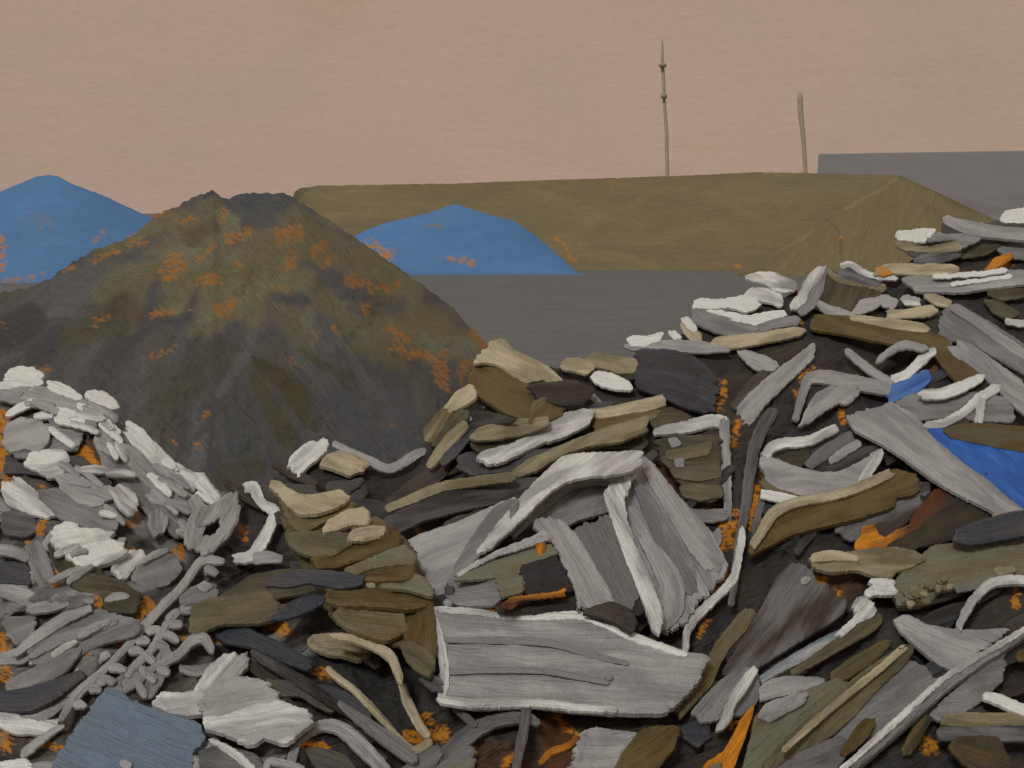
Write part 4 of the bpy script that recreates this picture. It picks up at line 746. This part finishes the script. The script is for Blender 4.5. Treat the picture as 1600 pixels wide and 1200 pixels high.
# bottom of centre left
S(MP, cMP, ['d','o'], '415,1062 470,1064 500,1084 524,1106 516,1112 490,1100 470,1086 430,1086', 'dull grey sheet right of the ragged pale clump', th=.02)
S(PL, cPL, 'tl', '480,1000 492,992 514,990 540,994 566,1004 588,1010 574,1024 558,1031 540,1024 510,1020 488,1012', 'tan rounded slab at the head of the tan rods', th=.04, ang=-10)
S(RD, cRD, 'tc', '520,992,6 556,997,10 590,1010,11 612,1026,11 620,1044,10 626,1062,7', 'upper tan rod curving over from the tan rounded slab', th=.03)
S(RD, cRD, 'tc', '628,1070,9 636,1094,12 648,1118,12 658,1136,11 668,1148,10', 'lower tan rod, right leg of the tan pair', th=.03)
S(RD, cRD, 'tc', '512,1043,6 528,1058,8 552,1076,7 576,1100,9 600,1126,7 622,1150,6 640,1168,8 654,1170,9 672,1157,9', 'long thin tan rod ending in an upturned foot', th=.03)
S(PL, cPL, ['k','d'], '395,1020,8 430,1040,14 470,1064,14 520,1096,14 560,1122,8', 'black grooved lath slanting down right in the dark hollow', th=.03, var=.35, rough=.4, amp=1.6)
S(SP, cSP, ['m','g'], '530,1098,6 552,1114,12 590,1142,18 630,1172,18 648,1186,10', 'mauve grey lath slanting down right beside the long thin tan rod', th=.03)
S(MP, cMP, ['d','o'], '476,1170 500,1168 540,1180 560,1208 500,1208', 'dim olive grey sheet at the bottom edge under the arched grey strip', th=.02)
S(SP, cSP, 'gw', '452,1200,9 458,1176,11 466,1156,11 482,1142,11 505,1132,13 530,1136,18 556,1156,22 584,1184,20 606,1208,16', 'arched pale grey strip at the bottom left of centre', th=.03)
S(MP, cMP, ['m','d'], '310,1172 350,1166 400,1178 420,1208 312,1208', 'grey plate at the bottom edge under the thin white sliver', th=.02)
S(SP, cSP, 'Ww', '330,1157,5 350,1166,8 372,1180,9 388,1196,10 398,1210,9', 'thin white sliver at the bottom edge beside the blue-grey tarp', th=.03)
S(SP, cSP, 'wg', '416,1206,9 420,1190,8 440,1192,9 474,1202,9', 'small pale angle at the bottom edge', th=.02)
S(RK, cRK, 'wW', '306,1074 324,1044 350,1023 372,1021 388,1024 386,1038 372,1054 392,1058 380,1076 340,1094 312,1092', 'upper lobe chunk of the ragged pale clump', th=.05, ang=50)
S(RK, cRK, 'wW', '241,1098 252,1081 285,1083 314,1080 330,1096 320,1112 290,1116 262,1112', 'left lobe chunk of the ragged pale clump', th=.05, ang=5)
S(RK, cRK, 'wg', '312,1096 340,1066 372,1056 414,1064 428,1082 440,1098 400,1116 350,1128 322,1122', 'middle chunk of the ragged pale clump', th=.05, ang=10)
S(RK, cRK, 'wW', '314,1134 318,1120 350,1118 390,1102 430,1092 460,1104 484,1110 488,1126 470,1140 444,1160 412,1150 392,1163 350,1144', 'lower right chunk of the ragged pale clump', th=.05, ang=8)
# ======== left heap
S(MP, cMP, ['g','m'], '12,672 40,660 80,664 128,670 124,700 90,704 60,718 20,712', 'mid grey ledge under the upper left pale patches', th=.03)
S(MP, cMP, ['g','m'], '40,770 100,762 160,785 190,812 170,830 120,818 70,800', 'broad smeared grey sheet in the middle of the left heap', th=.03)
S(MP, cMP, ['m','g'], '150,690 200,700 240,740 262,776 300,790 312,820 280,840 240,812 205,770 165,735', 'grey sheet under the long white crest slab of the left heap', th=.03)
S(PL, cPL, ['n','d'], '104,712 128,716 152,732 176,756 152,760 124,748 112,732', 'dark slate board in the left heap, right of the bright square patch', th=.03)
S(PL, cPL, ['d','n'], '8,732,12 50,732,14 92,742,14', 'dark bar at the left edge below the pale patches', th=.02)
S(RK, cRK, 'W', '6,590 14,578 30,573 52,575 66,584 63,600 40,604 16,598', 'topmost white chunk at the left edge', th=.05)
S(RK, cRK, 'Ww', '-6,600 14,594 42,597 60,606 42,614 18,618 -6,612', 'white slab under the topmost white chunk, left edge', th=.04)
S(MP, cMP, 'wg', '-6,612 40,604 82,606 112,616 142,630 140,646 112,649 96,640 62,636 20,628 -6,622', 'pale grey ledge slab along the upper left crest', th=.04, ang=-12)
S(RK, cRK, 'W', '72,602 76,595 92,597 112,608 130,621 118,622 94,614 78,608', 'white wedge on the pale grey ledge slab', th=.04)
S(RK, cRK, 'W', '133,618 142,611 160,611 172,619 185,634 178,638 162,632 146,625', 'white wedge further right, beyond the pale grey ledge slab', th=.04)
S(RK, cRK, 'gw', '142,630 162,635 184,650 178,664 160,656 144,646', 'pale streaked chip below the right white wedge', th=.03)
S(PL, cPL, ['d','m'], '146,660 168,660 198,692 192,700 168,690 150,678', 'dark grooved board just under the left crest', th=.03, amp=1.5)
S(RK, cRK, 'gw', '130,656 140,652 150,660 146,674 134,668', 'small pale pebble by the dark grooved board', th=.04)
S(RK, cRK, 'wg', '147,684 160,681 194,702 194,712 172,709 152,698', 'pale lozenge below the dark grooved board', th=.04)
S(SP, cSP, 'Ww', '194,676 204,666 240,690 272,722 300,738 316,744 300,764 284,760 262,744 240,726 222,702 204,690', 'long white crest slab of the left heap', th=.05)
S(SP, cSP, 'W', '200,660,5 222,676,7 242,702,6', 'thin white ridge strip above the long white crest slab', th=.02)
S(MP, cMP, 'gw', '192,692 216,704 236,726 252,746 262,766 240,764 216,744 196,718', 'pale grey slab just below the long white crest slab', th=.04)
S(RK, cRK, 'gw', '230,772 262,764 292,768 316,786 306,800 286,790 262,788 240,784', 'smeared pale chip at the lower end of the long white crest slab', th=.03)
S(RK, cRK, 'Ww', '302,738 318,740 332,760 346,776 336,780 318,768 304,754', 'white end chip beyond the long white crest slab', th=.04)
S(RK, cRK, 'wg', '4,690 10,662 34,652 58,656 78,670 70,690 62,706 40,698 18,705 6,698', 'upper left pale patch slab below the crest ledge', th=.04, ang=20)
S(RK, cRK, 'wg', '76,668 102,672 128,668 124,690 112,700 96,688', 'grey triangular slab right of the upper left pale patch', th=.03)
S(SP, cSP, 'W', '78,669,5 94,682,8 112,694,6', 'white splinter lying on the grey triangular slab', th=.02)
S(RK, cRK, 'Ww', '38,724 48,706 70,703 102,702 106,726 100,742 74,746 54,732', 'bright square patch slab in the left heap', th=.04, ang=12)
S(RK, cRK, 'wg', '90,746 116,738 146,756 170,760 173,778 150,790 124,784 96,764', 'pale slab right of centre in the left heap, below the slate board', th=.04)
S(RK, cRK, 'wW', '170,762 190,758 212,772 214,790 205,804 190,795 180,780', 'pale rounded slab with bright upper rim in the left heap', th=.04, ang=-40)
S(RK, cRK, 'wW', '0,756 30,748 58,770 62,782 80,800 72,807 45,800 10,786', 'pale forked slab at the left edge, mid height', th=.04)
S(PL, cPL, ['d','m'], '2,802 30,796 52,806 58,824 40,838 4,832', 'dark curved slab at the left edge', th=.03)
S(MP, cMP, ['m','g'], '52,850,26 62,880,30 76,915,24', 'mid grey upright strip left of the olive curved board', th=.03)
S(MP, cMP, 'gw', '-4,858,14 20,860,14 42,870,12', 'pale strip at the left edge above the slate block', th=.03)
S(PL, cPL, 'nd', '-4,882 20,878 44,884 48,912 20,910 -4,908', 'dark slate block at the left edge', th=.03)
S(PL, cPL, ['v','o'], '80,846,12 92,868,22 112,888,26 152,898,20', 'olive curved board under the big white clump', th=.03)
S(RK, cRK, 'Ww', '79,834 88,821 110,814 130,826 150,826 173,831 178,845 190,850 197,860 182,872 160,880 140,884 116,878 100,860 84,848', 'big white clump in the lower left heap', th=.06, ang=15)
S(RK, cRK, 'Ww', '176,890 180,874 200,862 224,860 234,870 215,880 195,902 182,902', 'white ribbed clump right of the big white clump', th=.05, ang=35)
S(RK, cRK, 'gw', '234,800 252,796 262,812 255,830 240,836 232,818', 'pale mottled stone below the crest end of the left heap', th=.04)
S(MP, cMP, ['m','g'], '215,880 250,862 276,868 284,890 262,912 230,918 205,905', 'grey sheet right of the white ribbed clump', th=.03)
S(PL, cPL, ['v','o'], '103,904 118,896 160,897 196,911 220,930 212,956 166,955 160,930 122,920', 'dark olive board with a dropped right end, lower left', th=.04, ang=-12)
S(MP, cMP, ['m','g'], '40,1012 84,972 150,952 222,972 214,990 160,1004 110,1030 60,1046', 'broad grey sheet of the lower left heap', th=.03, ang=22)
S(RK, cRK, 'gw', '-4,920,14 22,926,22 48,936,22 72,944,14', 'pale streaked bar at the left edge, lower heap', th=.03)
S(RK, cRK, 'gw', '48,952,10 80,944,18 112,932,20 145,934,12', 'pale streaked bar meeting the left edge bar', th=.03)
S(RK, cRK, 'gm', '6,966 56,962 52,990 26,1006 10,990', 'grey block under the pale left edge bar', th=.03)
S(SP, cSP, 'gw', '22,1022,6 60,992,14 100,966,14 140,950,8', 'slim pale streaked lath on the broad grey sheet', th=.02)
S(SP, cSP, 'gm', '50,1024,6 90,1000,14 140,984,12 180,970,6', 'slim grey lath on the broad grey sheet, the lower one', th=.02)
S(MP, cMP, 'gm', '6,1078 14,1062 60,1040 110,1012 128,1014 104,1046 72,1066 40,1082', 'pale grey tapering sheet above the dark curved band', th=.03, ang=25)
S(PL, cPL, ['n','d'], '-4,1094,26 40,1092,34 84,1076,26 128,1052,10', 'dark curved slate band at the lower left edge', th=.03)
S(RK, cRK, 'wW', '-4,1112 20,1110 34,1122 60,1128 94,1124 86,1136 62,1146 20,1144 -4,1132', 'pale jagged strip at the left edge above the blue-grey tarp', th=.03)
S(SP, cSP, 'wg', '96,1134,5 68,1152,9 38,1176,11', 'short pale splinter dropping from the jagged strip', th=.02)
S(RK, cRK, 'W', '-4,1192 20,1187 42,1186 56,1208 -4,1208', 'white clump in the bottom left corner', th=.04)
for k in range(30):
    x = prng.uniform(0, 320); y = np.interp(x, [0, 130, 190, 320], [612, 640, 680, 762])+prng.uniform(-6, 34); a = (.15 if x < 130 else .72)+prng.gauss(0, .2)
    l = prng.uniform(20, 46)
    S('metal_sliver', 'metal scrap', prng.choice(['W', 'wW', 'Ww', 'wg']), [(x, y, 5), (x+l*.5*math.cos(a), y+l*.5*math.sin(a)-1, prng.uniform(6, 12)), (x+l*math.cos(a), y+l*math.sin(a), 5)], 'small white sliver strewn along the crest of the left heap', th=.03, group='white slivers along the crest of the left heap')
for k in range(26):
    x = prng.uniform(0, 290); y = prng.uniform(700, 1060)
    if x > 250-(y-860)*.9 and y > 860: continue
    a = (.5 if y < 860 else -.5)+prng.gauss(0, .25); l = prng.uniform(22, 52)
    S('metal_sliver', 'metal scrap', prng.choice(['wg', 'gw', 'gW']), [(x, y, 5), (x+l*.5*math.cos(a), y+l*.5*math.sin(a)-2, prng.uniform(6, 11)), (x+l*math.cos(a), y+l*math.sin(a), 4)], 'small pale sliver lying loose on the slope of the left heap', th=.03, group='pale slivers on the slope of the left heap')
# loop and zigzag strips
S(RD, cRD, 'wg', '302,778,16 312,800,22 304,828,26 296,850,16', 'pale thick strip hanging below the crest end of the left heap', th=.03)
S(SP, cSP, 'wg', '300,790 322,794 345,780 362,771 375,790 371,815 356,838 330,862 306,854 312,842 334,838 348,818 346,806 330,812 308,822', 'pale looped strip beside the dark hollow', th=.03)
S(SP, cSP, 'wW', '382,762,10 396,760,15 403,776,12 414,790,12 428,797,14 420,824,13 406,850,16 392,868,16 364,872,8', 'pale zigzag strip standing in the dark hollow', th=.03)
S(SP, cSP, 'gw', '398,872,16 420,870,15 440,873,9', 'ragged grey foot piece at the bottom of the zigzag strip', th=.015)
S(RK, cRK, 'gw', '318,892,12 328,884,12 336,890,8', 'pale chip above the toothed rods in the dark hollow', th=.03)
S(RK, cRK, 'gw', '309,914 320,908 332,916 322,923 312,920', 'pale oval chip at the edge of the dark hollow', th=.03)
# toothed rods
t1 = S('toothed_rod', 'rod', 'gw', '96,1122,6 120,1084,11 158,1050,9 188,1020,8 215,990,10 250,950,11 285,915,10 306,885,10 322,873,12 348,876,6', 'longest toothed pale rod running up to the dark hollow', th=.03)
for x, y, x2, y2 in ((172,1042,196,1046),(160,1060,178,1066),(118,1100,132,1102),(205,1016,222,1018),(214,1000,232,1002),(142,1076,156,1078),(322,888,338,896)):
    S('tooth', None, 'gw', [(x,y,9),((x+x2)/2,(y+y2)/2-2,10),(x2,y2,6)], None, th=.025, parent=t1)
t2 = S('toothed_rod', 'rod', 'gw', '198,1056,6 215,1036,9 235,1016,9 252,990,10 262,975,10 284,974,8', 'middle toothed pale rod of the diagonal three', th=.03)
for x, y, x2, y2 in ((226,1022,240,1034),(245,1006,262,1012),(258,990,276,1000),(262,968,280,954),(232,985,250,984)):
    S('tooth', None, 'gw', [(x,y,9),((x+x2)/2,(y+y2)/2-2,10),(x2,y2,7)], None, th=.025, parent=t2)
t3 = S('toothed_rod', 'rod', 'gw', '194,1078,6 214,1064,9 236,1046,7 256,1034,10 280,1020,11 300,1000,12 318,996,14 330,1014,8', 'lowest toothed pale rod ending in a hooked tip', th=.03)
for x, y, x2, y2 in ((216,1068,226,1086),(232,1054,242,1062),(248,1044,264,1050),(222,1044,228,1054)):
    S('tooth', None, 'gw', [(x,y,9),((x+x2)/2,(y+y2)/2,10),(x2,y2,7)], None, th=.025, parent=t3)
S('tarpaulin', 'tarp', ['e','e'], '162,1079 174,1078 188,1080 204,1095 240,1108 280,1120 312,1131 319,1152 300,1174 296,1210 74,1210 99,1167 120,1136 141,1110', 'large blue-grey tarpaulin at the bottom left', th=.05, ang=-20, wob=.6, amp=.8)
S(RK, cRK, 'ww', '186,1189 196,1187 206,1196 198,1200 190,1196', 'tiny pale chip lying on the blue-grey tarpaulin', th=.02)
